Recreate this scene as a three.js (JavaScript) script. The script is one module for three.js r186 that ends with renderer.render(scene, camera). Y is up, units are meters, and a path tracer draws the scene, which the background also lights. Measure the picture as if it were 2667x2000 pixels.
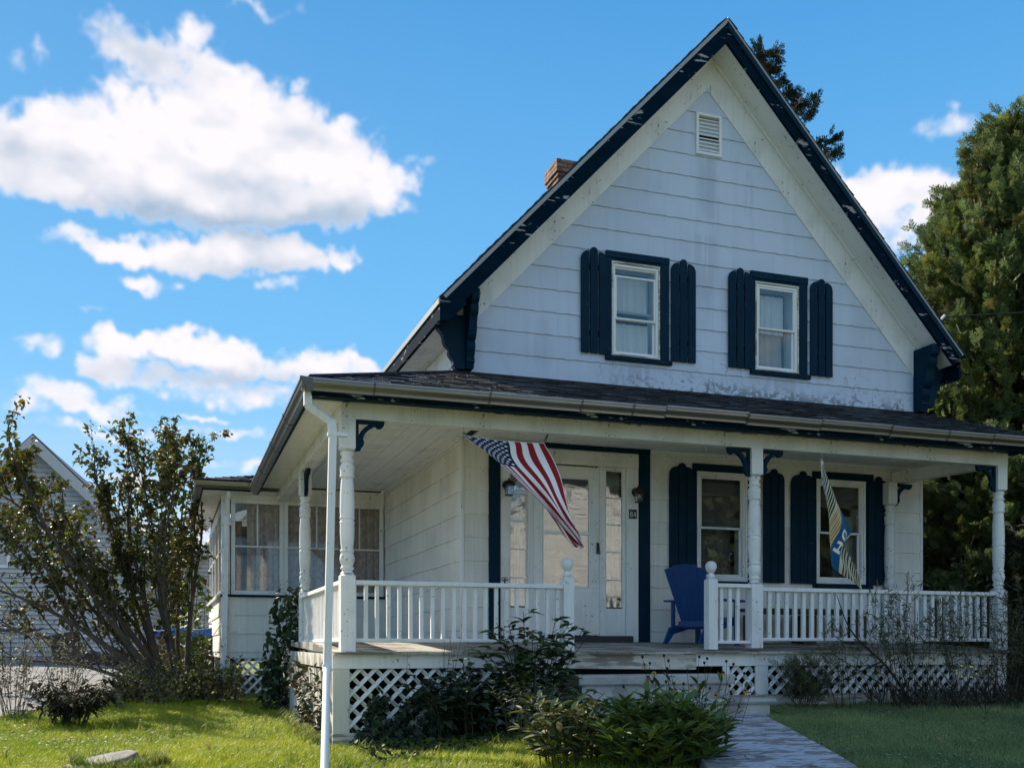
import * as THREE from 'three';
import { mergeGeometries } from 'three/addons/utils/BufferGeometryUtils.js';

// ---------------------------------------------------------------- camera, sky, sun, exposure
const scene = new THREE.Scene();
const YAW = 18.8 * Math.PI / 180;
const camera = new THREE.PerspectiveCamera(41.18, 1024 / 767, 0.1, 2500);
camera.position.set(0, 1.0, 11.6);
camera.lookAt(Math.sin(YAW), 1.0, 11.6 - Math.cos(YAW));
camera.setViewOffset(1024, 767, 0, -263.8, 1024, 767);   // a lens shifted upwards keeps the walls upright
const renderer = new THREE.WebGLRenderer();
renderer.toneMapping = THREE.LinearToneMapping;
const EXPO = 1.8;
renderer.toneMappingExposure = EXPO;
renderer.shadowMap.enabled = true;

const SUN = new THREE.Vector3(-0.38, 0.588, -0.714).normalize();
const sun = new THREE.DirectionalLight(new THREE.Color(1.0, 0.9, 0.74), 5.0);
sun.position.copy(SUN).multiplyScalar(60).add(new THREE.Vector3(4, 0, 0));
sun.target.position.set(4, 0, 0);
sun.castShadow = true;
Object.assign(sun.shadow.camera, { left: -30, right: 30, top: 30, bottom: -30, near: 1, far: 140 });
sun.shadow.mapSize.set(4096, 4096);
sun.shadow.radius = 1;
scene.add(sun, sun.target);

// ---------------------------------------------------------------- random numbers and noise
function rng(seed) { let a = seed >>> 0; return () => { a = (a + 0x6D2B79F5) | 0; let t = Math.imul(a ^ (a >>> 15), 1 | a); t = (t + Math.imul(t ^ (t >>> 7), 61 | t)) ^ t; return ((t ^ (t >>> 14)) >>> 0) / 4294967296; }; }
const R0 = rng(7);
const PERM = new Float32Array(65536); for (let i = 0; i < 65536; i++) PERM[i] = R0();
const hsh = (x, y) => PERM[(Math.imul(x, 7919) + Math.imul(y, 104729) + (x >> 5) * 31 + (y >> 6) * 17) & 65535];
function vn(x, y, px = 1 << 20, py = 1 << 20) {           // value noise that repeats every px, py cells
  const xi = Math.floor(x), yi = Math.floor(y); let fx = x - xi, fy = y - yi;
  fx = fx * fx * (3 - 2 * fx); fy = fy * fy * (3 - 2 * fy);
  const x0 = ((xi % px) + px) % px, x1 = (x0 + 1) % px, y0 = ((yi % py) + py) % py, y1 = (y0 + 1) % py;
  const a = hsh(x0, y0), b = hsh(x1, y0), c = hsh(x0, y1), d = hsh(x1, y1);
  return a + (b - a) * fx + (c - a) * fy + (a - b - c + d) * fx * fy;
}
function fbm(x, y, o = 4, px, py) { let s = 0, a = 0.5, n = 0; for (let i = 0; i < o; i++) { s += a * vn(x + i * 17, y + i * 31, px, py); n += a; a *= 0.5; x *= 2; y *= 2; if (px) { px *= 2; py *= 2; } } return s / n; }
const clamp = (x, a = 0, b = 1) => Math.min(b, Math.max(a, x));
const sst = (a, b, x) => { const t = clamp((x - a) / (b - a)); return t * t * (3 - 2 * t); };
const lerp = (a, b, t) => a + (b - a) * t;
const mix3 = (a, b, t) => [lerp(a[0], b[0], t), lerp(a[1], b[1], t), lerp(a[2], b[2], t)];

// ---------------------------------------------------------------- the sky: blue air and cumulus, azimuth from -z towards +x
const CL=[[-6.5,23.5,2.8,1.8,1],[-3.7,24.1,3.4,2.2,1],[-0.6,25.2,4.0,2.6,1.1],[2.7,26.6,3.7,2.3,1.1],[2.3,28.1,1.7,1.1,0.8],[5.6,25.3,3.7,2.4,1.1],[8.4,25.3,3.0,1.8,1.1],[10.9,24.4,2.6,1.5,1],[2.3,23.5,8.1,2.1,1.2],[8.4,23.2,4.8,1.4,1],[-4.6,22.6,3.4,1.2,0.9],[-1.7,28.7,2.1,1.1,0.55],[1.5,29.7,1.2,0.8,0.45],[0.4,28.6,2.6,1.1,0.6],[6.4,28.2,0.6,0.5,0.3],[-2.4,20.1,3.5,0.8,0.9],[1.1,20.2,4.1,1.0,1],[4.9,20.5,3.7,1.1,1],[6.9,20.4,2.3,0.8,0.9],[9.5,20.5,0.9,0.6,0.6],[-0.7,18.5,1.4,0.5,0.6],[5.6,19.0,1.5,0.4,0.45],[-1.3,15.6,2.8,0.7,0.9],[1.5,15.5,3.4,1.0,1],[3.9,15.1,2.2,0.9,0.9],[-2.6,14.5,2.1,0.7,0.85],[8.1,15.1,2.8,0.9,0.85],[10.4,15.3,1.3,0.7,0.7],[1.1,14.0,4.8,0.7,0.5],[4.9,13.6,5.0,0.7,0.45],[-5.0,12.8,2.4,0.8,0.55],[-3.1,12.3,3.9,0.6,0.5],[-6.5,12.0,1.5,0.6,0.4],[1.8,12.3,1.4,0.2,0.6],[-6.5,15.3,1.2,0.5,0.45],[-3.4,16.8,1.2,0.2,0.3],[-5.9,28.0,0.5,0.5,0.25],[-7.2,27.2,0.6,0.6,0.2],[3.5,11.6,3.2,0.3,0.35],[-2.4,11.1,3.7,0.3,0.35],[37.4,22.7,2.1,1.0,0.75],[39.9,22.5,2.4,1.2,0.75],[42.2,20.9,2.6,1.6,0.6],[38.6,21.0,2.9,1.3,0.5],[42.1,24.9,1.3,0.5,0.35],[33.4,23.0,3.8,1.3,0.7],[12.7,25.6,1.5,0.4,0.3],[4.9,31.4,3.0,0.3,0.3],[-1.3,8.7,6.2,0.4,0.3],[3.9,9.9,3.9,0.3,0.3],[1.5,5.4,4.8,1.5,0.5]];
const CD=[[3.5,21.7,8.2,0.9,0.9],[8.4,22.5,4.3,0.8,0.7],[4.9,23.7,3.2,0.8,0.45],[-1.3,21.8,4.7,0.7,0.45],[-3.5,23.5,2.5,0.8,0.3],[6.9,26.0,2.3,0.6,0.2],[4.9,19.7,4.5,0.5,0.6],[0.6,19.3,4.8,0.4,0.45],[0.6,14.7,4.3,0.4,0.5],[3.9,14.2,3.9,0.4,0.5],[8.4,14.5,3.3,0.4,0.4],[-1.6,28.7,2.3,0.9,0.7],[-7.0,23.2,1.3,1.2,0.4],[1.1,14.0,5.3,0.5,0.5],[-3.4,16.8,1.3,0.3,0.6]];

for (const c of CL) { if (c[3] < 2.6) { c[3] *= 1.12; c[2] *= 1.03; } if (c[0] > 30) { c[2] *= 1.15; c[3] *= 1.2; c[4] *= 1.15; } }
function cloudField(az, el, o) {
  const wx = (fbm(az * 0.35 + 5, el * 0.35, o) - 0.5) * 2.6 + (fbm(az * 1.3, el * 1.3 + 9, o) - 0.5) * 1.2, wy = (fbm(az * 0.35 + 40, el * 0.4 + 3, o) - 0.5) * 1.7 + (fbm(az * 1.3 + 60, el * 1.3, o) - 0.5) * 1.0;
  let d = -1.0, g = 0;
  for (const [a, e, ra, re, w] of CL) {
    const dx = (az + wx - a) / ra; if (dx > 1.6 || dx < -1.6) continue;
    let dy = (el + wy - e) / re; if (dy < 0) dy *= 1.12;
    const v = w * (1.05 - dx * dx - dy * dy); if (v > d) d = v;
  }
  if (d > -1) for (const [a, e, ra, re, w] of CD) {
    const dx = (az + wx * 0.7 - a) / ra, dy = (el + wy * 0.7 - e) / re, q = dx * dx + dy * dy; if (q < 4) g += w * Math.exp(-q * 1.1);
  }
  return [d, g];
}
function skyColour(x, y, z, fine) {
  const az = Math.atan2(x, -z) * 57.2958, el = Math.asin(clamp(y, -1, 1)) * 57.2958;
  const t = clamp(el / 36);
  let c = el < 12 ? mix3([0.42, 0.74, 1.02], [0.215, 0.60, 1.02], el / 12) : el < 33 ? mix3([0.215, 0.60, 1.02], [0.078, 0.345, 0.76], (el - 12) / 21) : mix3([0.078, 0.345, 0.76], [0.05, 0.24, 0.60], clamp((el - 33) / 40));
  const cosS = x * SUN.x + y * SUN.y + z * SUN.z, halo = Math.pow(Math.max(0, cosS), 6);
  c = mix3(c, [0.62, 0.86, 1.05], halo * 0.10);
  const warm = Math.pow(Math.max(0, 1 - el / 9), 2) * sst(25, -25, az) * sst(-120, -30, az);
  c = mix3(c, [1.0, 0.98, 0.93], warm * 0.75);
  c = mix3(c, [0.66, 0.84, 1.0], sst(17, 2, el) * sst(22, 2, az) * (0.5 + 0.5 * fbm(az * 0.12 + 4, el * 1.3 + 2, 4)) * sst(-100, -20, az));
  const inView = sst(-34, -18, az) * sst(70, 56, az);
  if (inView > 0 && el < 42) {
    const [d, g] = cloudField(az, el, fine ? 4 : 2);
    if (d > -1) {
      const n = fbm(az * 0.85, el * 1.05 + 70, fine ? 6 : 3), n2 = fbm(az * 3.1 + 11, el * 3.6, fine ? 4 : 2);
      const dens = d + 0.03 + (n - 0.5) * 0.95 + (n2 - 0.5) * 0.26;
      const al = sst(-0.02, 0.58, dens) * 0.97 * inView;
      if (al > 0) {
        const body = sst(0.2, 1.0, dens), lump = fbm(az * 0.42 + 3, el * 0.8 + 20, 3) * 0.75 + 0.25 * n;
        const grey = clamp(g * 0.95 + (0.50 - lump) * 1.5 * body);
        let cc = mix3([1.04, 0.99, 1.02], [0.38, 0.51, 0.67], clamp(grey) * 0.95);
        cc = mix3(mix3(c, [0.86, 0.9, 1.0], 0.6), cc, sst(0.05, 0.8, dens));
        c = mix3(c, cc, al);
      }
    }
  }
  if (inView < 1 && y > 0.02) {                                 // more of the same clouds all around
    const k = 1.5 / (y + 0.12), f = fbm(x * k * 1.3 + 20, z * k * 1.3 + 8, 5), al = sst(0.545, 0.685, f) * (1 - inView) * sst(0.02, 0.12, y);
    if (al > 0) c = mix3(c, mix3([1.05, 1.0, 1.0], [0.6, 0.68, 0.78], clamp(sst(0.6, 0.8, f) * 0.7)), al * 0.93);
  }
  return [c[0] / EXPO, c[1] / EXPO, c[2] / EXPO];
}
{
  const W = 4096, H = 2048, px = new Float32Array(W * H * 4);
  for (let j = 0; j < H; j++) {
    const th = ((j + 0.5) / H - 0.5) * Math.PI, y = Math.sin(th), q = Math.cos(th);
    for (let i = 0; i < W; i++) {
      const ph = ((i + 0.5) / W - 0.5) * 2 * Math.PI, o = (j * W + i) * 4;   // u = atan2(z, x)
      if (j < H / 2) { px[o] = 0.2; px[o + 1] = 0.2; px[o + 2] = 0.16; px[o + 3] = 1; continue; }
      const x = Math.cos(ph) * q, z = Math.sin(ph) * q, az = Math.atan2(x, -z) * 57.2958, see = az > -14 && az < 52 && th < 0.66;
      if (!see && ((i & 3) || (j & 3))) { const o2 = ((j - (j & 3)) * W + i - (i & 3)) * 4; px[o] = px[o2]; px[o + 1] = px[o2 + 1]; px[o + 2] = px[o2 + 2]; px[o + 3] = 1; continue; }
      const c = skyColour(x, y, z, see); px[o] = c[0]; px[o + 1] = c[1]; px[o + 2] = c[2]; px[o + 3] = 1;
    }
  }
  const sky = new THREE.DataTexture(px, W, H, THREE.RGBAFormat, THREE.FloatType);
  sky.mapping = THREE.EquirectangularReflectionMapping; sky.magFilter = THREE.LinearFilter; sky.minFilter = THREE.LinearFilter; sky.needsUpdate = true;
  scene.background = sky; scene.environment = sky;
}

// ---------------------------------------------------------------- textures (all computed) and materials
const enc = (v) => Math.round(255 * (v <= 0.0031308 ? 12.92 * Math.max(0, v) : 1.055 * Math.pow(Math.min(1, v), 1 / 2.4) - 0.055));
function tex(w, h, fn, size = [1, 1]) {                      // size in metres that one repeat covers
  const d = new Uint8Array(w * h * 4);
  for (let j = 0; j < h; j++) for (let i = 0; i < w; i++) { const c = fn((i + 0.5) / w, (j + 0.5) / h), o = (j * w + i) * 4; d[o] = enc(c[0]); d[o + 1] = enc(c[1]); d[o + 2] = enc(c[2]); d[o + 3] = 255; }
  const t = new THREE.DataTexture(d, w, h); t.colorSpace = THREE.SRGBColorSpace; t.wrapS = t.wrapT = THREE.RepeatWrapping; t.magFilter = THREE.LinearFilter; t.minFilter = THREE.LinearFilter; t.repeat.set(1 / size[0], 1 / size[1]); t.needsUpdate = true; return t;
}
function btex(w, h, fn, size = [1, 1]) {
  const d = new Uint8Array(w * h * 4);
  for (let j = 0; j < h; j++) for (let i = 0; i < w; i++) { const c = clamp(fn((i + 0.5) / w, (j + 0.5) / h)) * 255, o = (j * w + i) * 4; d[o] = d[o + 1] = d[o + 2] = c; d[o + 3] = 255; }
  const t = new THREE.DataTexture(d, w, h); t.wrapS = t.wrapT = THREE.RepeatWrapping; t.magFilter = THREE.LinearFilter; t.minFilter = THREE.LinearFilter; t.repeat.set(1 / size[0], 1 / size[1]); t.needsUpdate = true; return t;
}
const M = (o) => new THREE.MeshStandardMaterial({ roughness: 0.75, ...o, color: new THREE.Color().setRGB(...(o.color || [1, 1, 1])) });
const PM = (o) => new THREE.MeshPhysicalMaterial({ roughness: 0.75, ...o, color: new THREE.Color().setRGB(...(o.color || [1, 1, 1])) });

const paintT = tex(512, 512, (u, v) => {                     // old white paint: streaks, grime, small chips
  const s = fbm(u * 48, v * 3, 3, 48, 3), g = fbm(u * 5, v * 5, 4, 5, 5), c = vn(u * 90, v * 60, 90, 60) * 0.6 + vn(u * 30, v * 24, 30, 24) * 0.4;
  let b = 0.97 - 0.12 * sst(0.45, 0.8, g) - 0.06 * sst(0.5, 0.8, s);
  const chip = sst(0.80, 0.84, c) * sst(0.40, 0.55, g);
  return mix3([b, b * 0.99, b * 0.97], [0.30, 0.27, 0.22], chip * 0.85);
}, [1.4, 1.4]);
const wornT = tex(512, 512, (u, v) => {                      // weathered boards, much paint gone (grain runs along u)
  const grain = fbm(u * 4, v * 70, 4, 4, 70), g = fbm(u * 5, v * 9, 5, 5, 9), p = sst(0.44, 0.58, g * 0.6 + grain * 0.42);
  const wood = mix3([0.20, 0.17, 0.13], [0.33, 0.29, 0.23], grain), b = 0.9 - 0.14 * grain;
  return mix3([b, b * 0.97, b * 0.9], wood, p * 0.85);
}, [1.3, 1.0]);
const wornVT = wornT.clone(); wornVT.rotation = Math.PI / 2; wornVT.repeat.set(1, 1); wornVT.needsUpdate = true;
const navyT = tex(512, 512, (u, v) => {
  const g = fbm(u * 6, v * 6, 5, 6, 6), c = vn(u * 64, v * 64, 64, 64) * 0.5 + vn(u * 23, v * 23, 23, 23) * 0.5, k = fbm(u * 30, v * 6, 3, 30, 6);
  const b = 0.75 + 0.5 * g * k * 1.6, chip = sst(0.925, 0.94, c);
  return mix3([0.001 * b, 0.022 * b, 0.044 * b], [0.22, 0.22, 0.21], chip * 0.7);
}, [1.1, 1.1]);
const fasciaT = tex(1024, 512, (u, v) => {                   // navy fascia with peeling patches, u along the board
  const g = fbm(u * 5, v * 6, 5, 5, 6), f = fbm(u * 22, v * 40, 4, 22, 40), b = 0.7 + 0.6 * fbm(u * 12, v * 12, 3, 12, 12);
  const peel = sst(0.70, 0.72, g * 0.72 + f * 0.36);
  return mix3([0.0025 * b, 0.013 * b, 0.026 * b], mix3([0.16, 0.13, 0.11], [0.42, 0.40, 0.37], sst(0.35, 0.65, f)), peel * 0.85);
}, [2.4, 0.8]);
const mouldT = tex(512, 512, (u, v) => { const g = fbm(u * 4, v * 4, 5, 4, 4), f = fbm(u * 60, v * 60, 3, 60, 60), s = sst(0.50, 0.62, g) * sst(0.44, 0.6, f), b = 0.94 - 0.1 * fbm(u * 30, v * 5, 3, 30, 5); return mix3([b, b * 0.98, b * 0.93], [0.13, 0.14, 0.12], s * 0.9); }, [0.8, 0.8]);
const gutterT = tex(256, 256, (u, v) => { const g = fbm(u * 6, v * 30, 4, 6, 30), b = 0.72 + 0.4 * g; return [0.27 * b, 0.255 * b, 0.24 * b]; }, [1.5, 0.3]);
const roofT = tex(512, 512, (u, v) => { const n = vn(u * 220, v * 220, 220, 220), g = fbm(u * 7, v * 7, 4, 7, 7), b = 0.45 + 0.7 * n * (0.5 + g); return [0.018 * b, 0.023 * b, 0.032 * b]; }, [1.2, 1.2]);
const concT = tex(512, 512, (u, v) => { const g = fbm(u * 5, v * 5, 5, 5, 5), n = fbm(u * 60, v * 60, 3, 60, 60), b = 0.62 + 0.5 * g + 0.2 * (n - 0.5), s = sst(0.58, 0.64, fbm(u * 3 + 7, v * 4, 5, 3, 4)); return mix3([0.50 * b, 0.49 * b, 0.47 * b], [0.22, 0.20, 0.18], s * 0.55); }, [1.1, 1.1]);
const pathT = tex(1024, 1024, (u, v) => {
  const cr = sst(0.010, 0.0, Math.abs(fbm(u * 3 + 5, v * 3, 4, 3, 3) - 0.5)) * sst(0.5, 0.6, fbm(u * 2 + 9, v * 2, 3, 2, 2));                    // flaking pale paint on an old concrete walk
  const g = fbm(u * 9, v * 22, 5, 9, 22), f = fbm(u * 40, v * 80, 3, 40, 80), q = fbm(u * 26, v * 60, 4, 26, 60), p = sst(0.50, 0.57, g * 0.45 + q * 0.45 + f * 0.14), b = 0.8 + 0.5 * (f - 0.5);
  return mix3(mix3([0.46 * b, 0.51 * b, 0.57 * b], [0.17 * b, 0.165 * b, 0.16 * b], p * 0.85), [0.04, 0.04, 0.038], cr);
}, [2.2, 2.2]);
const lawnT = tex(1024, 1024, (u, v) => {
  const g = fbm(u * 7, v * 7, 5, 7, 7), n = fbm(u * 90, v * 90, 3, 90, 90), l = vn(u * 200, v * 200, 200, 200), k = sst(0.35, 0.7, g);
  let c = mix3([0.10, 0.13, 0.025], [0.18, 0.20, 0.03], k); c = mix3(c, [0.12, 0.09, 0.04], sst(0.6, 0.8, n) * 0.6);
  const b = 0.6 + 0.8 * l; return [c[0] * b, c[1] * b, c[2] * b];
}, [3.1, 3.1]);
const driveT = tex(512, 512, (u, v) => { const n = vn(u * 170, v * 170, 170, 170), g = fbm(u * 5, v * 5, 4, 5, 5), b = 0.6 + 0.5 * n + 0.4 * g; return [0.17 * b, 0.165 * b, 0.16 * b]; }, [2.5, 2.5]);
const barkT = tex(256, 512, (u, v) => { const n = fbm(u * 14, v * 5, 4, 14, 5), b = 0.5 + n; return [0.085 * b, 0.066 * b, 0.05 * b]; }, [0.5, 0.9]);
const brickT = tex(256, 256, (u, v) => { const n = fbm(u * 12, v * 12, 4, 12, 12), b = 0.55 + 0.9 * n; return [b, b, b]; }, [0.3, 0.3]);
const clothT = tex(512, 512, (u, v) => { const n = vn(u * 256, v * 256, 256, 256), s = fbm(u * 14, v * 2, 3, 14, 2), b = 0.86 + 0.1 * n + 0.12 * (s - 0.5); return [b, b, b * 0.98]; }, [0.8, 0.8]);
const laceT = tex(512, 512, (u, v) => { const a = Math.abs(Math.sin(u * 44 * Math.PI)) * Math.abs(Math.sin(v * 44 * Math.PI)), f = fbm(u * 12, v * 12, 4, 12, 12), b = 0.65 + 0.35 * a * f + 0.5 * (f - 0.5); return [0.66 * b, 0.57 * b, 0.56 * b]; }, [0.5, 0.5]);
// the gable front: one sheet over the whole wall, with its own mildew band, rain streaks and worn spots
const GW = [3.2, 4.1, 6.9, 4.8];
const gableT = tex(2048, 1424, (u, v) => {
  const x = GW[0] + u * GW[2], y = GW[1] + v * GW[3];
  const s = fbm(x * 16, y * 1.3, 4), g = fbm(x * 1.1, y * 1.4, 5), f = fbm(x * 22, y * 26, 4), k = fbm(x * 3.2, y * 3, 4);
  let b = 0.965 - 0.07 * sst(0.42, 0.75, g) - 0.05 * sst(0.45, 0.8, s);
  let c = [b, b * 0.99, b * 0.975];
  const band = sst(4.52, 4.30, y + (k - 0.5) * 0.25) * sst(4.15, 4.25, y) * sst(4.6, 6.2, x + (k - 0.5)) ;
  c = mix3(c, [0.13, 0.17, 0.15], band * sst(0.47, 0.64, f * 0.62 + k * 0.42) * 0.75);
  const drip = (cx, w, y1, y0, a) => sst(w, w * 0.2, Math.abs(x - cx + (k - 0.5) * 0.1)) * sst(y0, y0 + 0.2, y) * sst(y1 + 0.03, y1 - 0.05, y) * sst(0.35, 0.62, s) * a;
  const st = drip(6.61, 0.22, 7.3, 6.4, 0.5) + drip(7.2, 0.12, 7.2, 6.5, 0.4) + drip(6.55, 0.25, 6.3, 5.3, 0.4) + drip(5.6, 0.5, 4.55, 4.2, 0.35) + drip(7.7, 0.5, 4.55, 4.2, 0.4) + drip(4.4, 0.4, 5.0, 4.3, 0.25);
  c = mix3(c, [0.42, 0.42, 0.42], clamp(st) * 0.6);
  const cr = sst(0.012, 0.0, Math.abs(fbm(x * 5, y * 5, 3) - 0.5)) * sst(0.62, 0.7, fbm(x * 1.7 + 9, y * 2.5, 3)) * sst(5.2, 4.5, y);
  return mix3(c, [0.25, 0.23, 0.2], cr * 0.8);
}, [1, 1]);
gableT.wrapS = gableT.wrapT = THREE.ClampToEdgeWrapping;
const sideT = tex(1024, 1024, (u, v) => {                    // sheltered siding: warm, with combed grain and dust
  const s = fbm(u * 90, v * 3, 3, 90, 3), g = fbm(u * 5, v * 5, 5, 5, 5), c = vn(u * 130, v * 130, 130, 130) * 0.5 + vn(u * 41, v * 37, 41, 37) * 0.5;
  const b = 0.95 - 0.10 * sst(0.4, 0.75, g) - 0.07 * sst(0.4, 0.8, s); return mix3([b, b * 0.982, b * 0.95], [0.3, 0.27, 0.22], sst(0.88, 0.91, c) * 0.7);
}, [2.3, 2.3]);
const combB = btex(512, 512, (u, v) => fbm(u * 120, v * 4, 3, 120, 4), [1.2, 1.2]);
const roughB = btex(512, 512, (u, v) => fbm(u * 40, v * 40, 4, 40, 40), [1, 1]);
const waveB = btex(512, 512, (u, v) => fbm(u * 3, v * 4, 3, 3, 4), [0.9, 0.9]);

const m = {
  white: M({ color: [0.83, 0.825, 0.815], map: paintT, roughness: 0.55, bumpMap: roughB, bumpScale: 0.0008 }),
  whiteClean: M({ color: [0.80, 0.80, 0.79], roughness: 0.4 }),
  worn: M({ color: [0.74, 0.72, 0.68], map: wornT, roughness: 0.85, bumpMap: roughB, bumpScale: 0.002 }),
  wornV: M({ color: [0.74, 0.72, 0.68], map: wornVT, roughness: 0.85, bumpMap: roughB, bumpScale: 0.002 }),
  navy: PM({ map: navyT, roughness: 0.55, specularIntensity: 0.2, bumpMap: roughB, bumpScale: 0.0006 }),
  fascia: PM({ map: fasciaT, roughness: 0.95, specularIntensity: 0.06, bumpMap: roughB, bumpScale: 0.001 }),
  gutter: M({ map: gutterT, roughness: 0.34, metalness: 0.8 }),
  gutterJoint: M({ color: [0.12, 0.11, 0.10], roughness: 0.5, metalness: 0.5 }),
  mould: M({ color: [0.72, 0.70, 0.64], map: mouldT, roughness: 0.8 }),
  drip: M({ color: [0.30, 0.30, 0.29], roughness: 0.5, metalness: 0.3 }),
  roofWorn: M({ color: [0.15, 0.15, 0.155], roughness: 0.8 }),
  roof: PM({ map: roofT, roughness: 0.42, specularIntensity: 0.6, bumpMap: roughB, bumpScale: 0.002 }),
  concrete: M({ map: concT, roughness: 0.9, bumpMap: roughB, bumpScale: 0.003 }),
  path: M({ map: pathT, roughness: 0.8, bumpMap: pathT, bumpScale: 0.004 }),
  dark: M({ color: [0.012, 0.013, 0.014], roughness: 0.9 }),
  room: M({ color: [0.05, 0.048, 0.045], roughness: 0.9 }),
  black: M({ color: [0.012, 0.012, 0.013], roughness: 0.45 }),
  glass: PM({ color: [0.97, 0.98, 0.98], transmission: 1, roughness: 0.015, thickness: 0, ior: 1.6 }),
  glassWavy: PM({ color: [0.95, 0.97, 0.96], transmission: 1, roughness: 0.01, thickness: 0, ior: 2.15, bumpMap: waveB, bumpScale: 0.005 }),
  glassClear: PM({ color: [0.97, 0.97, 0.95], transmission: 1, roughness: 0.05, thickness: 0, ior: 1.5 }),
  screen: M({ color: [0.09, 0.088, 0.085], roughness: 0.9 }),
  curtain: PM({ color: [0.80, 0.80, 0.79], map: clothT, roughness: 1, transmission: 0.3, thickness: 0 }),
  shade: M({ color: [0.30, 0.285, 0.26], map: clothT, roughness: 0.95 }),
  lace: M({ color: [0.85, 0.82, 0.84], map: laceT, roughness: 1 }),
  floor: M({ color: [0.50, 0.49, 0.47], map: wornT, roughness: 0.7 }),
  ceil: M({ color: [0.84, 0.85, 0.87], map: paintT, roughness: 0.6 }),
  bark: M({ map: barkT, roughness: 0.95, bumpMap: barkT, bumpScale: 0.01 }),
  metalDark: M({ color: [0.05, 0.035, 0.03], roughness: 0.4, metalness: 0.7 }),
  steel: M({ color: [0.35, 0.35, 0.34], roughness: 0.4, metalness: 0.8 }),
};
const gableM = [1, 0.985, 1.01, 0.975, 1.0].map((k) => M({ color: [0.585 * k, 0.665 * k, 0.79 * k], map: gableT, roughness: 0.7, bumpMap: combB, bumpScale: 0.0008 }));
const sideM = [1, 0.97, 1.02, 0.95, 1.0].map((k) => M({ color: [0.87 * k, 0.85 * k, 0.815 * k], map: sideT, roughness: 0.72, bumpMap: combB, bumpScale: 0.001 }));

// ---------------------------------------------------------------- geometry helpers
const scale0 = THREE.BufferGeometry.prototype.scale;
THREE.BufferGeometry.prototype.scale = function (x, y, z) {    // a mirrored shape keeps its faces turned outwards
  scale0.call(this, x, y, z);
  if (x * y * z < 0) { if (this.index) { const a = this.index.array; for (let i = 0; i < a.length; i += 3) { const t = a[i]; a[i] = a[i + 1]; a[i + 1] = t; } } else for (const k in this.attributes) { const { array: a, itemSize: n } = this.attributes[k]; for (let i = 0; i < a.length; i += 3 * n) for (let j = 0; j < n; j++) { const t = a[i + j]; a[i + j] = a[i + n + j]; a[i + n + j] = t; } } }
  return this;
};
const V = (x, y, z) => new THREE.Vector3(x, y, z);
function worldUV(g) {                                        // uv in metres from the plane each face looks along
  if (g.index) g = g.toNonIndexed();
  if (!g.attributes.normal) g.computeVertexNormals();
  const p = g.attributes.position, n = p.count, uv = new Float32Array(n * 2), a = V(), b = V(), c = V();
  for (let i = 0; i < n; i += 3) {
    a.fromBufferAttribute(p, i); b.fromBufferAttribute(p, i + 1); c.fromBufferAttribute(p, i + 2);
    const nx = Math.abs((b.y - a.y) * (c.z - a.z) - (b.z - a.z) * (c.y - a.y)), ny = Math.abs((b.z - a.z) * (c.x - a.x) - (b.x - a.x) * (c.z - a.z)), nz = Math.abs((b.x - a.x) * (c.y - a.y) - (b.y - a.y) * (c.x - a.x));
    [a, b, c].forEach((q, k) => { const o = (i + k) * 2; if (nx > ny && nx > nz) { uv[o] = q.z; uv[o + 1] = q.y; } else if (ny > nz) { uv[o] = q.x; uv[o + 1] = q.z; } else { uv[o] = q.x; uv[o + 1] = q.y; } });
  }
  g.setAttribute('uv', new THREE.BufferAttribute(uv, 2));
  for (const k of Object.keys(g.attributes)) if (!['position', 'normal', 'uv'].includes(k)) g.deleteAttribute(k);
  return g;
}
function box(x0, x1, y0, y1, z0, z1) { const g = new THREE.BoxGeometry(x1 - x0, y1 - y0, z1 - z0); g.translate((x0 + x1) / 2, (y0 + y1) / 2, (z0 + z1) / 2); return g; }
function cham(x0, x1, y0, y1, z0, z1, c = 0.006) {           // a box with its long edges chamfered (long axis found by size)
  const sx = x1 - x0, sy = y1 - y0, sz = z1 - z0, L = Math.max(sx, sy, sz);
  const oct = (w, h) => { const s = new THREE.Shape(), a = w / 2, b = h / 2; s.moveTo(-a + c, -b); s.lineTo(a - c, -b); s.lineTo(a, -b + c); s.lineTo(a, b - c); s.lineTo(a - c, b); s.lineTo(-a + c, b); s.lineTo(-a, b - c); s.lineTo(-a, -b + c); s.closePath(); return s; };
  let g;
  if (L === sz) g = new THREE.ExtrudeGeometry(oct(sx, sy), { depth: sz, bevelEnabled: false }).translate(0, 0, -sz / 2);
  else if (L === sx) { g = new THREE.ExtrudeGeometry(oct(sz, sy), { depth: sx, bevelEnabled: false }).translate(0, 0, -sx / 2); g.rotateY(Math.PI / 2); }
  else { g = new THREE.ExtrudeGeometry(oct(sx, sz), { depth: sy, bevelEnabled: false }).translate(0, 0, -sy / 2); g.rotateX(-Math.PI / 2); }
  return g.translate((x0 + x1) / 2, (y0 + y1) / 2, (z0 + z1) / 2);
}
function poly(pts, depth) { const s = new THREE.Shape(pts.map((p) => new THREE.Vector2(p[0], p[1]))); return new THREE.ExtrudeGeometry(s, { depth, bevelEnabled: false }); }
const polyXY = (pts, z0, z1) => poly(pts, z1 - z0).translate(0, 0, z0);
function polyZY(pts, x0, x1) { const g = poly(pts.map(([z, y]) => [-z, y]), x1 - x0); g.rotateY(Math.PI / 2); return g.translate(x0, 0, 0); }   // pts given as (z, y)
function tube(pts, r, seg = 16, rad = 6) { return new THREE.TubeGeometry(new THREE.CatmullRomCurve3(pts.map((p) => (p.isVector3 ? p : V(...p)))), seg, r, rad, false); }
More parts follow.
